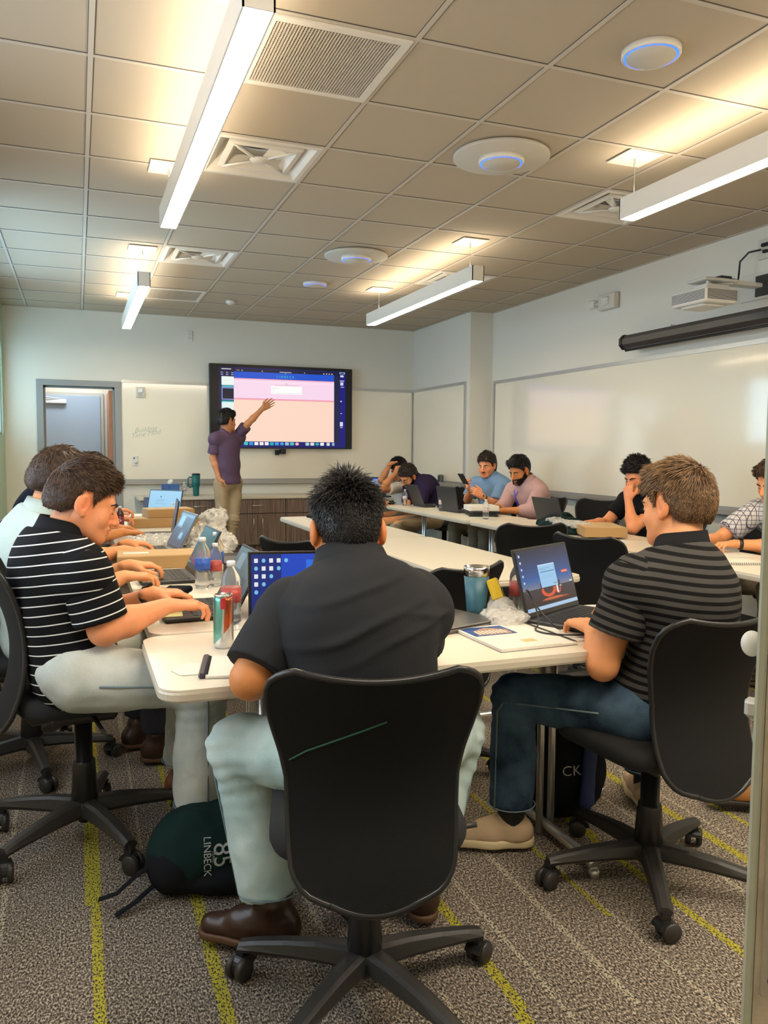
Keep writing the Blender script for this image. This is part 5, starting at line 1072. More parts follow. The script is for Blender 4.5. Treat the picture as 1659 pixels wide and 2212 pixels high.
# 14: checked shirt at the right edge
chk = mat('white_check_shirt', (.6, .6, .6), .8); nt_, lk_, b_ = nodes(chk); tc_ = N(nt_, 'TexCoord'); sp_ = N(nt_, 'SeparateXYZ'); lk_.new(tc_.outputs['Object'], sp_.inputs[0]); prev = None
for q in range(3):
    u = math_(nt_, lk_, 'FRACT', math_(nt_, lk_, 'DIVIDE', sp_.outputs[q], .028)); k_ = math_(nt_, lk_, 'LESS_THAN', u, .13); prev = k_ if prev is None else math_(nt_, lk_, 'MAXIMUM', prev, k_)
mx_ = N(nt_, 'Mix'); mx_.data_type = 'RGBA'; lk_.new(prev, mx_.inputs[0]); mx_.inputs[6].default_value = (.58, .56, .55, 1); mx_.inputs[7].default_value = (.08, .08, .13, 1); lk_.new(mx_.outputs[2], b_.inputs['Base Color'])
P_14, J14 = person('person', 'man in a white checked shirt with dark wristwatch, cut off by the door edge', dict(pel=(4.05, 3.60, .56), nk=(3.985, 3.68, 1.03), hd=(3.925, 3.70, 1.135), yaw=-95, head=(-92, 22, 0), b=1.02, slump=.05, sw=.19, seed=13., hem=-.1, sleeve=.72, loose=.008, watch='L',
    WR=(3.50, 3.79, .782), ER=(3.72, 3.92, .765), HR=((-.95, -.2, 0), (0, 0, -1), (.5, .7, .5)), WL=(3.56, 3.61, .782), EL=(3.78, 3.50, .765), HL=((-.98, .1, 0), (0, 0, -1), (.5, .7, .5)), hair='swept', hairx=dict(top=.024, side=.010, swid=.0014, slen=.024, comb=(0, 1, .1), combw=.7), **seat_legs(4.05, 3.60, -95, spl=.13), **LOW),
    dict(skin=LIGHT_SKIN, hairm=BROWN_H, shirt=chk, legs=dkhaki, shoe=brsh, sole=brso))
# 15: neighbour mostly hidden by the door edge
P_15, J15 = person('person', 'person in jeans mostly hidden behind the door edge, one tan boot showing', dict(pel=(2.72, 1.96, .575), nk=(2.72, 1.98, 1.04), hd=(2.73, 2.02, 1.165), yaw=-5, head=(-10, 15, 0), b=1.0, slump=.05, sw=.18, seed=14., hem=-.1, sleeve=.7,
    WR=(2.85, 2.32, .80), eR=(1, -.3, -.6), WL=(2.60, 2.30, .80), eL=(-1, -.3, -.6), HR=((-.2, .95, 0), (0, 0, -1), (.4, .6, .4)), HL=((.2, .95, 0), (0, 0, -1), (.4, .6, .4)),
    AR=(2.85, 2.35, .1), kR=(0, 1, 1), AL=(2.34, 2.19, .11), KL=(2.46, 2.22, .53), TR=(0, 1, 0), TL=(-.94, .34, 0), hair='short', leg_name='jeans', **LOW),
    dict(skin=LIGHT_SKIN, hairm=BROWN_H, shirt=MATS['black_tee'], legs=MATS['pale_denim'], shoe=mat('tan_suede', (.34, .14, .03), .7, bump=.3, bscale=150), sole=dso))
# ================================================================== things on the tables
TZ = .7322
lapd = mat('laptop_graphite', (.022, .022, .024), .4); lapg = mat('laptop_grey', (.20, .20, .20), .35, .5); keym = mat('key_black', (.012, .012, .012), .5); bezel = mat('laptop_bezel', (.006, .006, .007), .25)
def laptop(label, x, y, az, rects, open_=108, w_=.345, d_=.235, body=None, z=TZ, group=None, es=.55, bright_keys=False):
    body = body or lapd
    t = thing('laptop', label, 'laptop', (x, y, z), az, group)
    b = MB().box((-w_/2, -d_/2, .001), (w_/2, d_/2, .016), bev=.003).build('base', body, t)
    mb = MB()
    for r in range(6):
        for c_ in range(15): kx = -w_/2+.022+c_*(w_-.044)/15; ky = d_/2-.03-r*.0185; mb.box((kx+.001, ky-.0155, .0155), (kx+(w_-.044)/15-.002, ky, .0178))
    mb.build('keyboard', keym, b); MB().box((-.05, -d_/2+.012, .0155), (.05, -d_/2+.075, .0166), bev=.0005).build('touchpad', lapg, b)
    a = math.radians(open_-90); zz = Vector((0, math.sin(a), math.cos(a))); yy = Vector((0, -math.cos(a), math.sin(a))); hh = d_*.97
    mt = basis((0, d_/2-.004, .016), (1, 0, 0), zz, yy)      # local x right, y up the lid, z out of the display
    l_ = MB().box((-w_/2, 0, -.008), (w_/2, hh, .0), bev=.002).xf(mt).build('lid', body, t)
    MB().box((-w_/2+.004, .006, -.0005), (w_/2-.004, hh-.004, .0008)).xf(mt).build('bezel', bezel, l_)
    picture('display', mt @ Matrix.Translation((-w_/2+.010, .018, .0009)), w_-.020, hh-.028, rects, l_, es, 'lap')
    return t
def closed(label, x, y, az, z=TZ, w_=.345, d_=.24, m=None, mark=False):
    t = thing('laptop', label, 'laptop', (x, y, z), az); MB().box((-w_/2, -d_/2, .002), (w_/2, d_/2, .013), bev=.003).build('base', m or lapd, t); MB().box((-w_/2, -d_/2, .0135), (w_/2, d_/2, .0215), bev=.003).build('lid', m or lapd, t)
    if mark: MB().tube([(-.035, -.01, .0216), (-.02, .006, .0218), (0, .010, .0218), (.02, .006, .0218), (.035, -.01, .0216)], .003, 6, flat=.3).build('lid_mark', bezel, t)
    return t
sky = [(0, 0, 1, 1, (34, 52, 96))]
def grad(c0, c1, n=14, y0=0, y1=1):
    return [(0, y0+(y1-y0)*i/n, 1, y0+(y1-y0)*(i+1)/n, tuple(int(c0[k]+(c1[k]-c0[k])*i/(n-1)) for k in range(3))) for i in range(n)]
icons = lambda n, x0, col=(200, 220, 235): [(x0, .9-.11*i, x0+.028, .94-.11*i, col, 'o' if i > 1 else 'r') for i in range(n)]
RB = grad((50, 34, 34), (54, 50, 62), 5, .06, .34)+grad((120, 120, 140), (42, 92, 160), 5, .34, .52)+grad((40, 84, 148), (32, 38, 66), 9, .52, 1)
RB += [(0, .33, 1, .345, (40, 40, 52)), (.30, .12, .86, .16, (150, 70, 40), 'o'), (.34, .13, .74, .17, (196, 96, 56), 'o'), (.33, .18, .62, .40, (214, 84, 50), 'o'), (.38, .23, .57, .40, (70, 44, 48), 'o'), (.60, .20, .72, .40, (206, 80, 50), 'o'), (.625, .23, .70, .38, (92, 48, 44), 'o'), (.33, .33, .72, .42, (48, 50, 66)), (.635, .215, .665, .36, (232, 236, 240))]
RB += [(.35, .345, .68, .73, (150, 196, 232)), (.35, .71, .68, .73, (190, 220, 244)), (.38, .595, .66, .61, (70, 120, 170)), (.37, .66, .58, .666, (110, 140, 170)), (.37, .64, .50, .645, (110, 140, 170)), (.38, .53, .63, .534, (130, 165, 196)), (.38, .50, .60, .504, (130, 165, 196)), (.60, .375, .66, .395, (120, 150, 180)), (.79, .53, .92, .575, (226, 84, 60)), (.80, .54, .91, .565, (244, 150, 120)), (.92, .36, .97, .38, (230, 235, 240)), (.70, .315, .74, .33, (210, 215, 220)), (0, 0, 1, .06, (170, 198, 226)), (.02, .02, .03, .04, (70, 130, 200))]+icons(5, .03)
laptop('open laptop with dark blue desktop and orange rings, used by the man on the right', 1.612, 2.288, -28, RB, 106, .365, .245)
RA = [(0, 0, 1, 1, (16, 40, 120)), (.3, .3, 1, 1, (24, 70, 190)), (.55, .4, 1, .9, (40, 110, 220))]+[(.03+.075*i, .86-.13*j, .068+.075*i, .93-.13*j, ((225, 230, 235), (120, 190, 230), (230, 232, 236))[(i+j) % 3], 'o' if (i+j) % 3 == 1 else 'r') for j in range(5) for i in range(max(1, 5-j))]
laptop('open laptop in front of the charcoal polo man, only its blue icon-filled corner showing', .665, 2.44, 10, RA, 100, .35, .235)
refl = lambda a, b, c: grad(a, b, 8)+[(.10, .55, .45, .95, c), (.15, .60, .40, .90, tuple(min(255, v+40) for v in c)), (.5, .2, .8, .5, tuple(int(v*.7) for v in c)), (.55, .25, .74, .42, tuple(min(255, v+25) for v in c)), (.05, .9, .95, .97, tuple(int(v*.8+30) for v in c))]  # room reflections in the dark screens, painted as glowing shapes
laptop('dark laptop under the hands of the white-striped polo man', .372, 2.875, 88, refl((70, 76, 74), (96, 120, 118), (86, 110, 120)), 118)
laptop('dark laptop with green-patterned screen used by the mint shirt man', .355, 3.665, 88, grad((24, 60, 60), (40, 96, 90), 8)+[(.05*i, .1+.08*(i % 4), .05*i+.16, .14+.1*(i % 5), (120, 60, 80) if i % 3 else (80, 160, 140)) for i in range(14)], 116)
laptop('grey laptop with a pale blue reflection painted on its screen, third up the left row', .375, 4.62, 84, refl((70, 60, 74), (86, 116, 136), (120, 164, 190)), 118, body=lapg)
laptop('laptop seen nearly edge-on near the maroon shirt, fourth up the left row', .46, 5.45, 94, grad((60, 70, 90), (90, 100, 120), 5), 100)
laptop('laptop with a bright light-blue page, at the far end of the left row', .56, 6.72, 46, [(0, 0, 1, 1, (150, 196, 224)), (.2, .45, .55, .46, (90, 120, 150)), (.2, .55, .45, .56, (90, 120, 150)), (.25, .62, .5, .63, (60, 70, 90)), (.35, .72, .39, .78, (60, 80, 110)), (.75, .1, .95, .3, (190, 200, 200))]+[(.15, .1+.04*i, .5, .105+.04*i, (110, 140, 170)) for i in range(6)], 104)
laptop('open dark laptop seen from behind, in front of the bearded man', 3.40, 7.60, -88, sky, 112, body=mat('lid_dark', (.03, .03, .032), .5))
laptop('open black laptop seen from behind, in front of the light blue polo man', 3.38, 6.86, -96, sky, 100, body=MATS['lid_dark'])
laptop('open black laptop seen from behind on the table beyond the green jacket', 3.44, 5.18, -92, sky, 108, body=MATS['lid_dark'])
laptop('laptop with a bright blue screen on the back wall table, beside the tattooed arm', 3.44, 9.33, 4, [(0, 0, 1, 1, (20, 70, 190)), (.05, .3, .95, .92, (190, 205, 225)), (.05, .6, .95, .92, (150, 170, 205)), (.05, .12, .3, .2, (40, 190, 200))], 104)
closed('closed grey laptop with curved black mark on the lid, right of the charcoal polo', 1.10, 2.385, -18, m=mat('satin_grey_lid', (.13, .12, .11), .35, .4), mark=True)
bx = mat('corrugated_cardboard', (.42, .25, .10), .8, bump=.2, bscale=120, var=.12, vscale=6); bxe = mat('cardboard_edge', (.55, .36, .17), .8)
lblm = mat('white_paper', (.70, .68, .60), .6)
def carton(label, x, y, z, w_, d_, h_, az, sticker=False):
    t = thing('cardboard_box', label, 'box', (x, y, z), az); MB().box((-w_/2, -d_/2, 0), (w_/2, d_/2, h_), bev=.003).build('carton', bx, t)
    MB().box((-w_/2+.004, -d_/2+.006, h_), (w_/2-.004, d_/2-.004, h_+.0015)).build('lid_flap', bxe, t)
    if sticker: MB().box((-w_/2+.03, -.03, h_+.0016), (-w_/2+.15, .03, h_+.0022)).build('sticker', lblm, t)
carton('long flat cardboard laptop box behind the mint shirt man\'s laptop', .370, 4.10, TZ, .40, .26, .062, 2, True)
carton('flat cardboard box at the far end of the left row, lower of two', .60, 6.19, TZ, .50, .26, .065, -4)
carton('flat cardboard box stacked on the lower box at the far left row', .63, 6.21, TZ+.067, .34, .22, .062, -8)
carton('small cardboard box on the worktop under the tissue box', 1.04, 9.96, .7352, .26, .20, .06, 0)
carton('cardboard box on the right table in front of the curly-haired man', 3.33, 4.60, TZ+.012, .40, .28, .065, -68, False)
carton('small cardboard box under the grey closed laptop on the left row', .70, 3.66, TZ, .17, .26, .045, 0)
closed('closed grey laptop resting on a small cardboard box, left row', .70, 3.66, 80, TZ+.047, .33, .20, lapg)
closed('closed black laptop on the left row just before the big plastic bag', .725, 4.13, 86, m=lapd)
# bottles and cups
clear = mat('clear_plastic', (.92, .95, .95), .06, trans=.92, spec=.5); clear.node_tree.nodes['Principled BSDF'].inputs['IOR'].default_value = 1.12
capw = mat('cap_white', (.75, .76, .78), .4)
def bottle(label, x, y, band, s_=1.0, fluid=None, z=TZ, body=None, txt=None, lz=(.075, .125)):
    t = thing('water_bottle', label, 'bottle', (x, y, z), random.uniform(-40, 40), None)
    R0 = .0325*s_; pf = [(.0, .002), (.026*s_, .001), (R0, .010)]
    for i in range(4): pf += [(R0, (.02+.014*i)*s_), (R0-.0022, (.026+.014*i)*s_)]
    pf += [(R0, .078*s_), (R0, .130*s_), (R0, .140*s_), (R0*.94, .154*s_), (R0*.74, .171*s_), (.016*s_, .184*s_), (.0125*s_, .190*s_), (.0125*s_, .198*s_), (0, .198*s_)]
    MB().lathe(pf, 28).build('bottle_body', body or clear, t)
    MB().lathe([(R0+.0005, lz[0]*s_), (R0+.0007, lz[1]*s_)], 28).build('label_band', band, t).data.polygons
    MB().lathe([(.0145*s_, .194*s_), (.0148*s_, .208*s_), (.013*s_, .211*s_), (0, .211*s_)], 20).build('cap', capw, t)
    return t
bluel = mat('blue_label', (.02, .09, .42), .4, var=.6, vscale=22); redl = mat('red_white_label', (.42, .06, .05), .4, var=.6, vscale=30); mar = mat('maroon_label', (.20, .012, .02), .35)
whl = mat('pale_label', (.55, .45, .45), .4, var=.4, vscale=40)
bottle('clear water bottle with blue label, nearest the dark laptops on the left row', .478, 3.37, bluel)
bottle('clear water bottle with blue label standing behind the other blue-labelled one', .565, 3.56, bluel)
bottle('small clear bottle with red and white label beside the blue-labelled ones', .535, 3.40, redl, .86)
bottle('clear bottle with red label standing behind the tall energy drink can', .465, 2.63, redl)
bottle('clear bottle with red label behind the orange-ring laptop', 1.445, 2.455, redl, .95)
bottle('small clear bottle with pale label standing by the white binder stack', 3.22, 5.93+.10, whl, .8)
bottle('small clear bottle with pale label, mid table before the light blue polo', 3.25, 6.98, whl, .85)
bottle('small clear bottle at the far end of the right row, by the white shirt', 3.20, 7.78, whl, .8)
bottle('clear bottle on the left row near the far laptop', .70, 6.55, whl, .7)
bottle('clear bottle on the worktop between tissue box and green tumbler', 1.205, 9.98, whl, .8, z=.7352)
t = bottle('dark red soda bottle on the left row by the pink sleeves', .265, 5.80, mar, .85, body=mat('cola_liquid', (.05, .01, .01), .1, coat=.5), lz=(.05, .135))
text_obj('bottle_lettering', 'Dr', .028, basis((-.005, -.0300, .082), (1, 0, 0), (0, 0, 1), (0, -1, 0)), capw, t, .0004, .3); t.rotation_euler = (0, 0, 0)
t = thing('drink_can', 'tall slim energy drink can, silver and teal with red and orange, foreground', 'can', (.388, 2.325, TZ), 10)
canm = mat('printed_can', (.5, .5, .5), .22, .75); nt_, lk_, b_ = nodes(canm); tc_ = N(nt_, 'TexCoord'); sp_ = N(nt_, 'SeparateXYZ'); lk_.new(tc_.outputs['Object'], sp_.inputs[0])
r_ = N(nt_, 'ValToRGB'); r_.color_ramp.interpolation = 'CONSTANT'; el = r_.color_ramp.elements; el[0].position = 0; el[0].color = (.12, .34, .30, 1); el[1].position = .42; el[1].color = (.60, .60, .58, 1)
for p_, c_ in ((.10, (.16, .42, .36)), (.52, (.55, .16, .06)), (.70, (.50, .10, .08)), (.78, (.62, .30, .12)), (.90, (.25, .2, .2))): q = el.new(p_); q.color = (*c_, 1)
n_ = N(nt_, 'TexNoise'); n_.inputs['Scale'].default_value = 25; lk_.new(tc_.outputs['Object'], n_.inputs['Vector'])
u_ = math_(nt_, lk_, 'ADD', math_(nt_, lk_, 'MULTIPLY_ADD', sp_.outputs[0], 17.0, .5), math_(nt_, lk_, 'MULTIPLY_ADD', sp_.outputs[2], -1.1, .07)); lk_.new(u_, r_.inputs[0])
low = math_(nt_, lk_, 'LESS_THAN', math_(nt_, lk_, 'ADD', sp_.outputs[2], math_(nt_, lk_, 'MULTIPLY', sp_.outputs[0], -1.2)), .045); mx_ = N(nt_, 'Mix'); mx_.data_type = 'RGBA'; lk_.new(low, mx_.inputs[0]); lk_.new(r_.outputs[0], mx_.inputs[6]); mx_.inputs[7].default_value = (.62, .64, .64, 1); lk_.new(mx_.outputs[2], b_.inputs['Base Color'])
MB().lathe([(.024, 0), (.0285, .008), (.0290, .02), (.0290, .140), (.0260, .152)], 36).build('can_body', canm, t)
MB().lathe([(.0262, .152), (.0268, .156), (.0255, .157), (.024, .1535), (0, .153)], 36).build('can_lid', mat('can_aluminium', (.7, .7, .68), .2, 1.0), t); MB().box((-.008, -.012, .1535), (.008, .010, .155), bev=.001).build('pull_tab', MATS['can_aluminium'], t)
MB().add([(.0294*math.sin(q), -.0294*math.cos(q), z) for z in (.118, .150) for q in (-.25, -.08, .08, .25)], [(i, i+1, i+5, i+4) for i in range(3)]).build('red_tab_mark', mat('can_red', (.45, .02, .03), .3), t)
for zz in (.075, .11): pass
t = thing('tumbler', 'blue-grey insulated tumbler with steel rim right of the charcoal polo', 'tumbler', (1.290, 2.475, TZ), 0)
MB().lathe([(.0, .012), (.031, .012), (.0335, .03), (.044, .145)], 40).build('cup', mat('powder_blue_grey', (.035, .12, .16), .4, bump=.1, bscale=400), t)
MB().lathe([(.0, .001), (.030, .001), (.031, .012)], 36).build('steel_base', chrome, t); MB().lathe([(.0442, .1455), (.0448, .168), (.0455, .178), (.043, .178), (.0405, .168)], 40).build('steel_rim', chrome, t); MB().lathe([(.0405, .166), (.0, .166)], 36).build('lid', clear, t)
t = thing('tumbler', 'teal handled tumbler standing on the worktop near the standing man', 'tumbler', (1.345, 9.97, .7352), 0)
teal = mat('teal_enamel', (.005, .12, .11), .35)
MB().lathe([(0, .001), (.033, .001), (.036, .01), (.038, .10), (.049, .13), (.051, .255), (.0, .256)], 32).build('cup', teal, t); MB().lathe([(.050, .2565), (.051, .27), (.035, .275), (0, .275)], 30).build('lid', blackp, t)
MB().tube([(-.045, 0, .225), (-.08, 0, .228), (-.095, 0, .21), (-.092, 0, .12), (-.075, 0, .105), (-.042, 0, .115)], .009, 8).build('handle', teal, t)
t = thing('tissue_box', 'blue and white tissue box on a cardboard box on the worktop', 'tissue box', (1.04, 9.96, .7352+.0625), 0)
MB().box((-.10, -.06, 0), (.10, .06, .085), bev=.003).build('carton', mat('tissue_print', (.04, .12, .34), .5, var=.7, vscale=14), t)
v, q = sdf_mesh([ell((0, 0, .105), (.035, .015, .035)), ell((.015, 0, .12), (.015, .01, .03))], .005, disp=lambda G: -.006*nz(G, 60, 1., 2)); vq('tissue', v, q, lblm, t)
t = thing('desk_phone_stand', 'small dark card standing on the left row beyond the blue-page laptop', 'card', (.56, 7.15, TZ), 30)
MB().box((-.03, -.01, .001), (.03, .03, .012), bev=.002).box((-.04, -.004, .01), (.04, .004, .16), bev=.003).build('card', mat('slate_card', (.08, .09, .14), .4), t); t.name = 'display_card'
# plastic bags
def film(name, a_):
    m = bpy.data.materials.new(name); m.use_nodes = True; n_, l_ = m.node_tree.nodes, m.node_tree.links; tr = n_.new('ShaderNodeBsdfTransparent'); mx = n_.new('ShaderNodeMixShader'); mx.inputs[0].default_value = a_
    b = n_['Principled BSDF']; b.inputs['Base Color'].default_value = (.80, .78, .72, 1); b.inputs['Roughness'].default_value = .10; b.inputs['Specular IOR Level'].default_value = .8
    l_.new(tr.outputs[0], mx.inputs[1]); l_.new(b.outputs[0], mx.inputs[2]); l_.new(mx.outputs[0], n_['Material Output'].inputs[0]); return m
filmm = film('clear_film', .42); filmw = film('milky_film', .50)
def crumple(name, label, cat, prims, m, amp, f, res=.008, z0=TZ, seed=1., smooth=False):
    def dd(G): n1 = nz(G, f, seed, 3); n2 = nz(G, f*2.3, seed+2, 2); return -amp*(1-2*np.abs(n1))*.8-amp*.5*(1-2*np.abs(n2))
    v, q = sdf_mesh(prims, res, planes=[((0, 0, z0+.0015), (0, 0, 1))], disp=dd); c_ = v.mean(0); c_[2] = z0
    o = vq(name, v-c_, q, m, None, smooth=True); o.location = c_; return tag(o, label, cat)
crumple('plastic_bag', 'big crumpled clear plastic bag on the left row before the standing man', 'plastic bag', [ell((.70, 4.60, .78), (.13, .20, .07)), ell((.71, 4.66, .86), (.07, .09, .09)), ell((.76, 4.72, .90), (.045, .06, .06)), ell((.66, 4.42, .75), (.09, .12, .03))], filmm, .020, 30, .007)
crumple('plastic_bag', 'flattened clear plastic sheet between the laptops, midway along the left row', 'plastic bag', [ell((.45, 4.93, .745), (.21, .18, .030)), ell((.32, 4.88, .745), (.08, .12, .025))], filmw, .012, 26, .008, seed=3.)
crumple('plastic_bag', 'thin clear wrapper left of the pale-reflection laptop', 'plastic bag', [ell((.48, 5.12, .745), (.20, .09, .035))], filmm, .010, 30, .008, seed=5.)
bagB = crumple('plastic_bag', 'crumpled clear bag beside the tumbler with a yellow wrapper on it', 'plastic bag', [ell((1.345, 2.37, .750), (.075, .09, .026)), ell((1.365, 2.44, .775), (.042, .045, .040)), ell((1.31, 2.32, .742), (.06, .045, .015))], filmw, .008, 38, .0055, seed=7.)
yl = mat('yellow_wrapper', (.62, .42, .02), .45, var=.25, vscale=60)
o = MB().box((-.022, -.007, 0), (.022, .007, .075), bev=.006).build('snack_wrapper', yl); o.matrix_world = Matrix.Translation((1.345, 2.415, .800)) @ Matrix.Rotation(-.25, 4, 'Y') @ Matrix.Rotation(-.3, 4, 'X'); tag(o, 'yellow snack wrapper sticking up from the crumpled clear bag', 'wrapper')
o = crumple('plastic_bag', 'silver-grey clear bag lying on the dark green jacket', 'plastic bag', [ell((3.27, 4.82, .795), (.09, .22, .022)), ell((3.25, 5.02, .80), (.06, .07, .03))], filmw, .010, 34, .007, seed=9.)
# cloth things
grn = cloth_mat('dark_green_cloth', (.006, .022, .020), .4, 12, bump=.4)
crumple('jacket', 'dark green jacket heaped on the right-row table', 'jacket', [ell((3.33, 5.05, .77), (.16, .22, .05)), ell((3.42, 5.22, .80), (.09, .14, .05)), ell((3.20, 4.86, .75), (.10, .16, .03))], grn, .012, 17, .008, seed=2., smooth=True)
crumple('jacket', 'black jacket heaped between the two open laptops of the far right row', 'jacket', [ell((3.42, 7.22, .77), (.10, .13, .045)), ell((3.40, 7.05, .75), (.08, .12, .03))], cloth_mat('black_cloth', (.008, .009, .012)), .011, 20, .008, seed=4., smooth=True)
crumple('cap', 'dark cap lying at the far end of the middle table', 'cap', [ell((1.99, 6.58, .765), (.085, .10, .045)), ell((1.90, 6.60, .74), (.09, .07, .012))], MATS['black_cloth'], .003, 20, .007, seed=6., smooth=True)
# papers and notebooks
paper = mat('notebook_paper', (.74, .71, .62), .6); coil = mat('black_coil', (.02, .02, .022), .3, .5)
def notebook(label, x, y, az, w_, d_, n, side='L', pages=None, h_=.008, z=TZ):
    t = thing('spiral_notebook', label, 'notebook', (x, y, z), az); MB().box((-w_/2, -d_/2, .0005), (w_/2, d_/2, h_), bev=.001).build('pages', paper, t)
    MB().box((-w_/2-.001, -d_/2-.002, 0), (w_/2+.002, d_/2+.002, .0012)).build('cover', mat('grey_cover', (.25, .25, .27), .5), t)
    mb = MB(); s_ = -1 if side == 'L' else 1
    for i in range(n):
        yy = -d_/2+.012+(d_-.024)*i/(n-1); mb.tube([(s_*w_/2+.0065*math.cos(q), yy, h_/2+.0075*math.sin(q)) for q in np.linspace(0, 2*PI, 9)], .0013, 5, cap=False)
    mb.build('spiral_coil', coil, t); return t
nbA = notebook('open spiral notebook with blank page at the left end of the near table', .425, 2.085, 12, .235, .20, 26)
MB().box((-.135, -.10, .0), (-.118, .10, .014), bev=.004).build('binding_tube', mat('purple_black', (.03, .025, .045), .3), nbA)
o = MB().add([(0, 0, .0006), (.11, -.01, .0006), (.12, .09, .0006), (.03, .12, .0006), (-.02, .06, .0006)], [(0, 1, 2, 3, 4)]).add([(0, 0, .0012), (.11, -.01, .0012), (.12, .09, .0012), (.03, .12, .0012), (-.02, .06, .0012)], [(0, 1, 2, 3, 4)]).build('paper_scrap', lblm); o.location = (.235, 2.06, TZ); tag(o, 'crumpled paper corner under the spiral notebook', 'paper')
nbB = notebook('large open spiral notebook beside the orange-ring laptop', 1.252, 2.155, -2, .262, .30, 34, 'R')
o = MB().box((-.03, -.13, .0004), (.035, .14, .004)).build('turned_page', lblm, nbB); o.location = (.17, .01, 0)
t = thing('brochure', 'printed page with a blue photo of a building, lying on the notebook', 'brochure', (1.236, 2.150, TZ+.0085), -2)
MB().box((-.115, -.145, 0), (.095, .145, .0008)).build('sheet', lblm, t)
MB().box((-.105, .020, .0009), (.045, .130, .0014)).build('photo', mat('brochure_sky', (.02, .07, .26), .35, var=.5, vscale=10), t)
mb = MB().add([(-.09, .028, .0018), (.03, .026, .0018), (.035, .075, .0018), (-.02, .118, .0018), (-.08, .085, .0018)], [(0, 1, 2, 3, 4)]); mb.build('building_print', mat('brochure_building', (.42, .26, .18), .5, var=.7, vscale=110), t)
mb = MB()
for k in range(8): mb.box((-.080+.013*k, .036, .0019), (-.075+.013*k, .080, .0021))
mb.build('window_print', mat('brochure_white', (.8, .78, .72), .5), t)
MB().box((.0, -.09, .0009), (.045, -.06, .0014)).build('gold_patch', mat('brochure_gold', (.60, .48, .20), .5), t)
def sheet(label, x, y, az, w_, d_, z=TZ, m=None):
    o = MB().box((-w_/2, -d_/2, .0004), (w_/2, d_/2, .0014)).build('paper_sheet', m or lblm); o.location = (x, y, z); o.rotation_euler = (0, 0, -math.radians(az)); return tag(o, label, 'paper')
sheet('white sheet beyond the striped polo man\'s laptop', .42, 3.16, 10, .16, .14)
sheet('white sheets beside the flattened plastic on the left row', .62, 5.62, 8, .22, .30)
sheet('white paper on the right-row table by the pink shirt man', 3.30, 5.98+.32, 5, .2, .24)
sheet('white papers at the near end of the right row, before the checked shirt', 3.40, 3.55, -75, .24, .32)
notebook('spiral notebook before the checked-shirt man', 3.22, 3.30, -70, .22, .28, 24)
sheet('crumpled printed sheets beside the cardboard box on the right row', 3.12, 4.35, -60, .26, .40)
sticky = mat('sticky_note', (.62, .56, .22), .6)
for x, y, z, l_, az in ((.285, 2.765, .0165, 'yellow sticky note on the striped polo man\'s laptop', 5), (.265, 3.56, .0165, 'yellow sticky note on the mint shirt man\'s laptop', -5)):
    o = MB().box((-.038, -.038, 0), (.038, .038, .0012)).build('sticky_note', sticky); o.location = (x, y, TZ+z); o.rotation_euler = (0, 0, -math.radians(az)); tag(o, l_, 'sticky note')
t = thing('binder', 'thick white binder on two dark laptops, far right row', 'binder', (3.38, 6.42, TZ+.046), -75)
MB().box((-.15, -.13, 0), (.15, .13, .045), bev=.003).build('cover', mat('binder_white', (.72, .70, .64), .45), t); MB().box((-.155, -.12, .006), (-.1495, .12, .038)).build('pages', paper, t)
closed('closed black laptop directly under the white binder', 3.38, 6.42, -78, TZ+.023, .35, .25); closed('closed black laptop at the bottom of the binder stack', 3.37, 6.40, -70, TZ, .35, .25)
t = thing('speaker_puck', 'small grey square speaker on the whiteboard tray in the corner', 'speaker', (4.322, 9.33, .8925), 0)
MB().box((-.022, -.045, 0), (.022, .045, .11), bev=.012).build('housing', mat('speaker_grey', (.12, .12, .12), .6), t); MB().box((-.0245, -.03, .02), (-.0215, .03, .09), bev=.001).build('front', mat('speaker_dark', (.05, .05, .05), .7), t); t.name = 'small_speaker'
t = thing('phone', 'dark smartphone held by the bearded man', 'phone', (3.135, 8.10, .735), -98); MB().box((-.037, -.075, 0), (.037, .075, .009), bev=.003).build('case', blackp, t); MB().box((-.033, -.071, .0091), (.033, .071, .0096)).build('display', bezel, t)
t = thing('phone', 'dark smartphone held up by the man in the light blue polo', 'phone', (3.60, 7.17, .985), -110); MB().box((-.037, -.004, -.01), (.037, .005, .13), bev=.003).build('case', blackp, t); MB().box((-.033, -.0046, -.006), (.033, -.0041, .126)).build('display', bezel, t); t.rotation_euler = (-.7, 0, math.radians(110))
t = thing('case', 'black zip pouch with grey lettering beside the striped polo man\'s wrist', 'pouch', (.33, 3.17, TZ), 62)
v, q = sdf_mesh([cap((-.07, 0, .018), (.07, 0, .022), .016, .020), cap((-.05, .03, .03), (.09, .02, .045), .010, .012)], .004, disp=lambda G: -.001*nz(G, 50, 1, 2), planes=[((0, 0, .0005), (0, 0, 1))]); vq('pouch', v, q, MATS['black_cloth'], t)
MB().tube([(-.08, 0, .02), (-.11, .01, .03), (-.12, .02, .015)], .004, 6).box((-.13, -.01, .002), (-.115, .02, .02), bev=.002).build('clip', chrome, t); t.name = 'zip_pouch'
def cable(label, pts, r=.0028, m=None, n='cable'):
    P_ = [Vector(p) for p in pts]; out = []
    for i in range(len(P_)-1):
        p0, p1, p2, p3 = P_[max(i-1, 0)], P_[i], P_[i+1], P_[min(i+2, len(P_)-1)]
        for j in range(6): u = j/6; out.append(.5*((2*p1)+(p2-p0)*u+(2*p0-5*p1+4*p2-p3)*u*u+(3*p1-p0-3*p2+p3)*u**3))
    out.append(P_[-1]); o = MB().tube([tuple(p) for p in out], r, 7).build(n, m or blackp); return tag(o, label, 'cable')
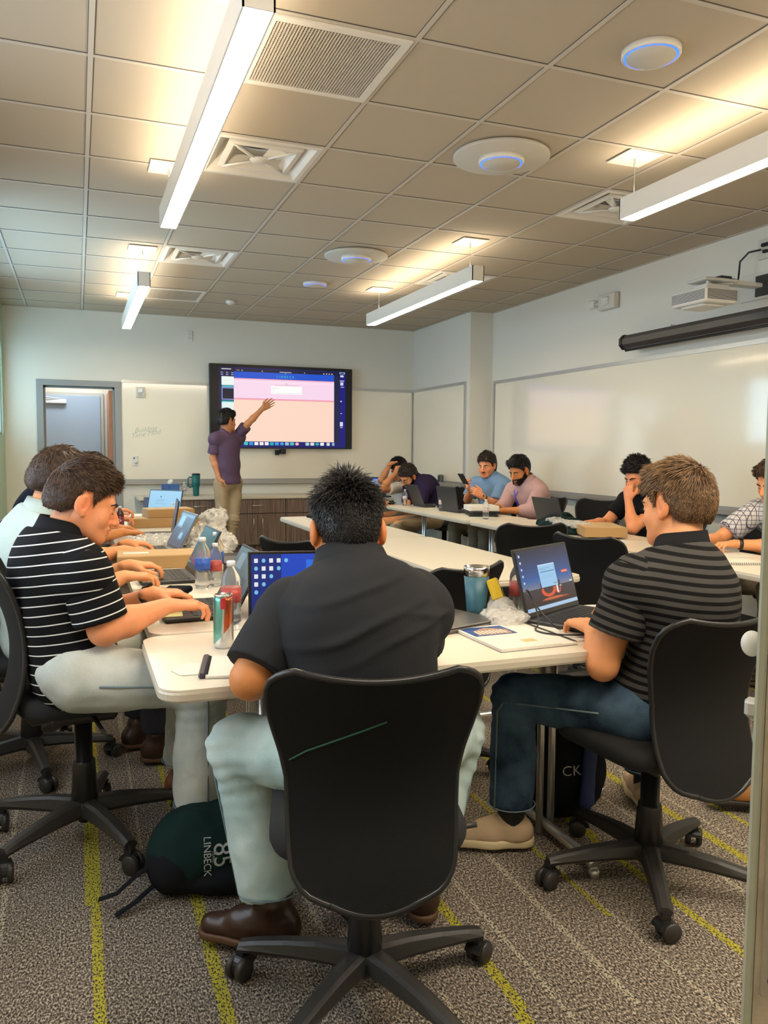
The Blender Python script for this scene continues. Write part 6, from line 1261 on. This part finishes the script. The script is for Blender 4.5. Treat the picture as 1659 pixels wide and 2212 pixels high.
cable('black cable looping left of the orange-ring laptop', [(1.455, 2.19, TZ+.008), (1.41, 2.16, TZ+.02), (1.375, 2.20, TZ+.07), (1.365, 2.26, TZ+.11), (1.39, 2.30, TZ+.115), (1.41, 2.28, TZ+.06), (1.385, 2.22, TZ+.025), (1.35, 2.18, TZ+.012), (1.36, 2.12, TZ+.012), (1.42, 2.08, TZ+.012), (1.50, 2.07, TZ+.012)])
cable('tangled black cable beside the pale-reflection laptop on the left row', [(.62, 4.80, TZ+.005), (.66, 4.88, TZ+.04), (.60, 4.96, TZ+.05), (.55, 4.88, TZ+.03), (.60, 4.78, TZ+.045), (.68, 4.76, TZ+.03), (.72, 4.66, TZ+.03), (.62, 4.70, TZ+.02), (.56, 4.76, TZ+.012)], .005)
cable('white cable end on the far right-row table by the black jacket', [(3.12, 7.05, TZ+.004), (3.18, 7.15, TZ+.004), (3.27, 7.2, TZ+.01), (3.33, 7.25, TZ+.03)], .004, white_pl)
cable('grey cable tube lying right of the red-labelled small bottle', [(.52, 3.22, TZ+.008), (.58, 3.16, TZ+.008), (.66, 3.10, TZ+.008)], .008, white_pl)
cable('black cable on the carpet beneath the near table', [(1.45, 2.6, .005), (1.6, 2.7, .005), (1.8, 2.75, .006), (2.1, 2.95, .005), (2.2, 3.2, .005)], .005)
# bags on the floor
def bag(name, label, loc, az, prims, m, amp=.006, f=14, res=.008, seed=1.):
    t = thing(name, label, 'backpack', loc, az)
    v, q = sdf_mesh(prims, res, planes=[((0, 0, .001), (0, 0, 1))], disp=lambda G: -amp*nz(G, f, seed, 3)-amp*.4*(1-2*np.abs(nz(G, f*2, seed+1, 2)))); vq('bag_body', v, q, m, t); return t
t = bag('backpack', 'dark green and black backpack with white 85 lettering on the floor, left of centre', (.365, 2.40, 0), 8, [ell((-.03, 0, .13), (.16, .13, .135), None, .04), ell((.10, .03, .14), (.13, .12, .14), None, .04), ell((-.10, -.03, .10), (.09, .10, .10), None, .04)], grn, .006)
v, q = sdf_mesh([ell((-.11, -.04, .095), (.085, .10, .10), None, .03), ell((.04, -.07, .055), (.15, .085, .065), None, .03)], .007, planes=[((0, 0, .001), (0, 0, 1))], disp=lambda G: -.004*nz(G, 15, 2, 2)); vq('side_panel', v, q, MATS['black_cloth'], t)
MB().tube([(-.15, -.06, .10), (-.21, -.09, .10), (-.27, -.13, .06), (-.32, -.12, .04)], .010, 8, flat=.35).tube([(-.16, -.09, .06), (-.22, -.14, .03), (-.27, -.17, .012)], .010, 8, flat=.35).build('strap', MATS['black_cloth'], t)
lw = mat('print_white', (.75, .75, .72), .6)
def snap(o, srcs, gap=.002):
    P = np.concatenate([np.array([tuple(v.co) for v in s.data.vertices]) for s in srcs])
    for v in o.data.vertices:
        d2 = (P[:, 0]-v.co.x)**2+(P[:, 2]-v.co.z)**2; k = d2 < .012**2
        if k.any(): v.co.y = P[k, 1].min()-gap
def on_bag(body, size, cx, cz, y, m, sh=0., rot=-90):
    a = math.radians(rot); mt = basis((cx, y, cz), (math.cos(a), 0, math.sin(a)), (-math.sin(a)*.97, -.22, math.cos(a)*.97) if False else (-math.sin(a), 0, math.cos(a)), (0, -1, 0)); return text_obj('bag_lettering', body, size, mt, m, t, .0008, sh)
LR = 0
for a_ in (('LINBECK', .030, -.020, .150), ('85', .075, .022, .150), ('YEARS', .012, -.002, .150)): snap(on_bag(a_[0], a_[1], a_[2], a_[3], -.15, lw), [c_ for c_ in t.children if c_.name.split('.')[0] in ('bag_body', 'side_panel')])
t.scale = (1, 1, .88)
t = bag('backpack', 'black backpack with white CK letters under the right end of the near table', (1.63, 2.43, 0), -8, [ell((0, 0, .24), (.15, .10, .24), None, .04), ell((0, 0, .10), (.16, .11, .11), None, .04), ell((.02, -.06, .17), (.12, .07, .14), None, .03)], MATS['black_cloth'], .004, 12, seed=3.)
snap(text_obj('bag_lettering', 'CK', .050, basis((-.060, -.142, .20), (1, 0, 0), (0, 0, 1), (0, -1, 0)), lw, t, .0008), [t.children[0]])
v, q = sdf_mesh([cap((.02, -.13, .34), (-.02, -.15, .10), .028, .032, .01, (0, 1, 0), 2.0)], .006, disp=lambda G: -.003*nz(G, 25, 2, 2)); vq('blue_strap', v, q, mat('navy_webbing', (.008, .022, .10), .7), t)
MB().tube([(.05, -.14, .09), (.055, -.15, .13), (.06, -.14, .10)], .004, 6).build('zip_pull', chrome, t)
t = thing('trash_bin', 'dark grey bin standing against the right wall under the tray', 'bin', (4.42, 7.95, 0), 0)
t2 = MB().lathe([(0, .0), (.13, .0), (.16, .36), (.155, .36), (.128, .01), (0, .01)], 28).build('bin_body', mat('bin_grey', (.05, .05, .05), .5), t)
bpy.data.objects.remove(t2); bpy.data.objects.remove(t)
# markers on the tray
for i, (x, c_) in enumerate(((.70, (.6, .6, .6)), (.80, (.1, .3, .15)))):
    o = MB().tube([(-.05, 0, 0), (.05, 0, 0)], .007, 10).build('marker', mat('marker_%s' % ('grey', 'green')[i], c_, .4)); o.location = (x, YB-.045, .8992+.0); tag(o, '%s marker lying on the whiteboard tray beside the door' % ('grey', 'green')[i], 'marker')
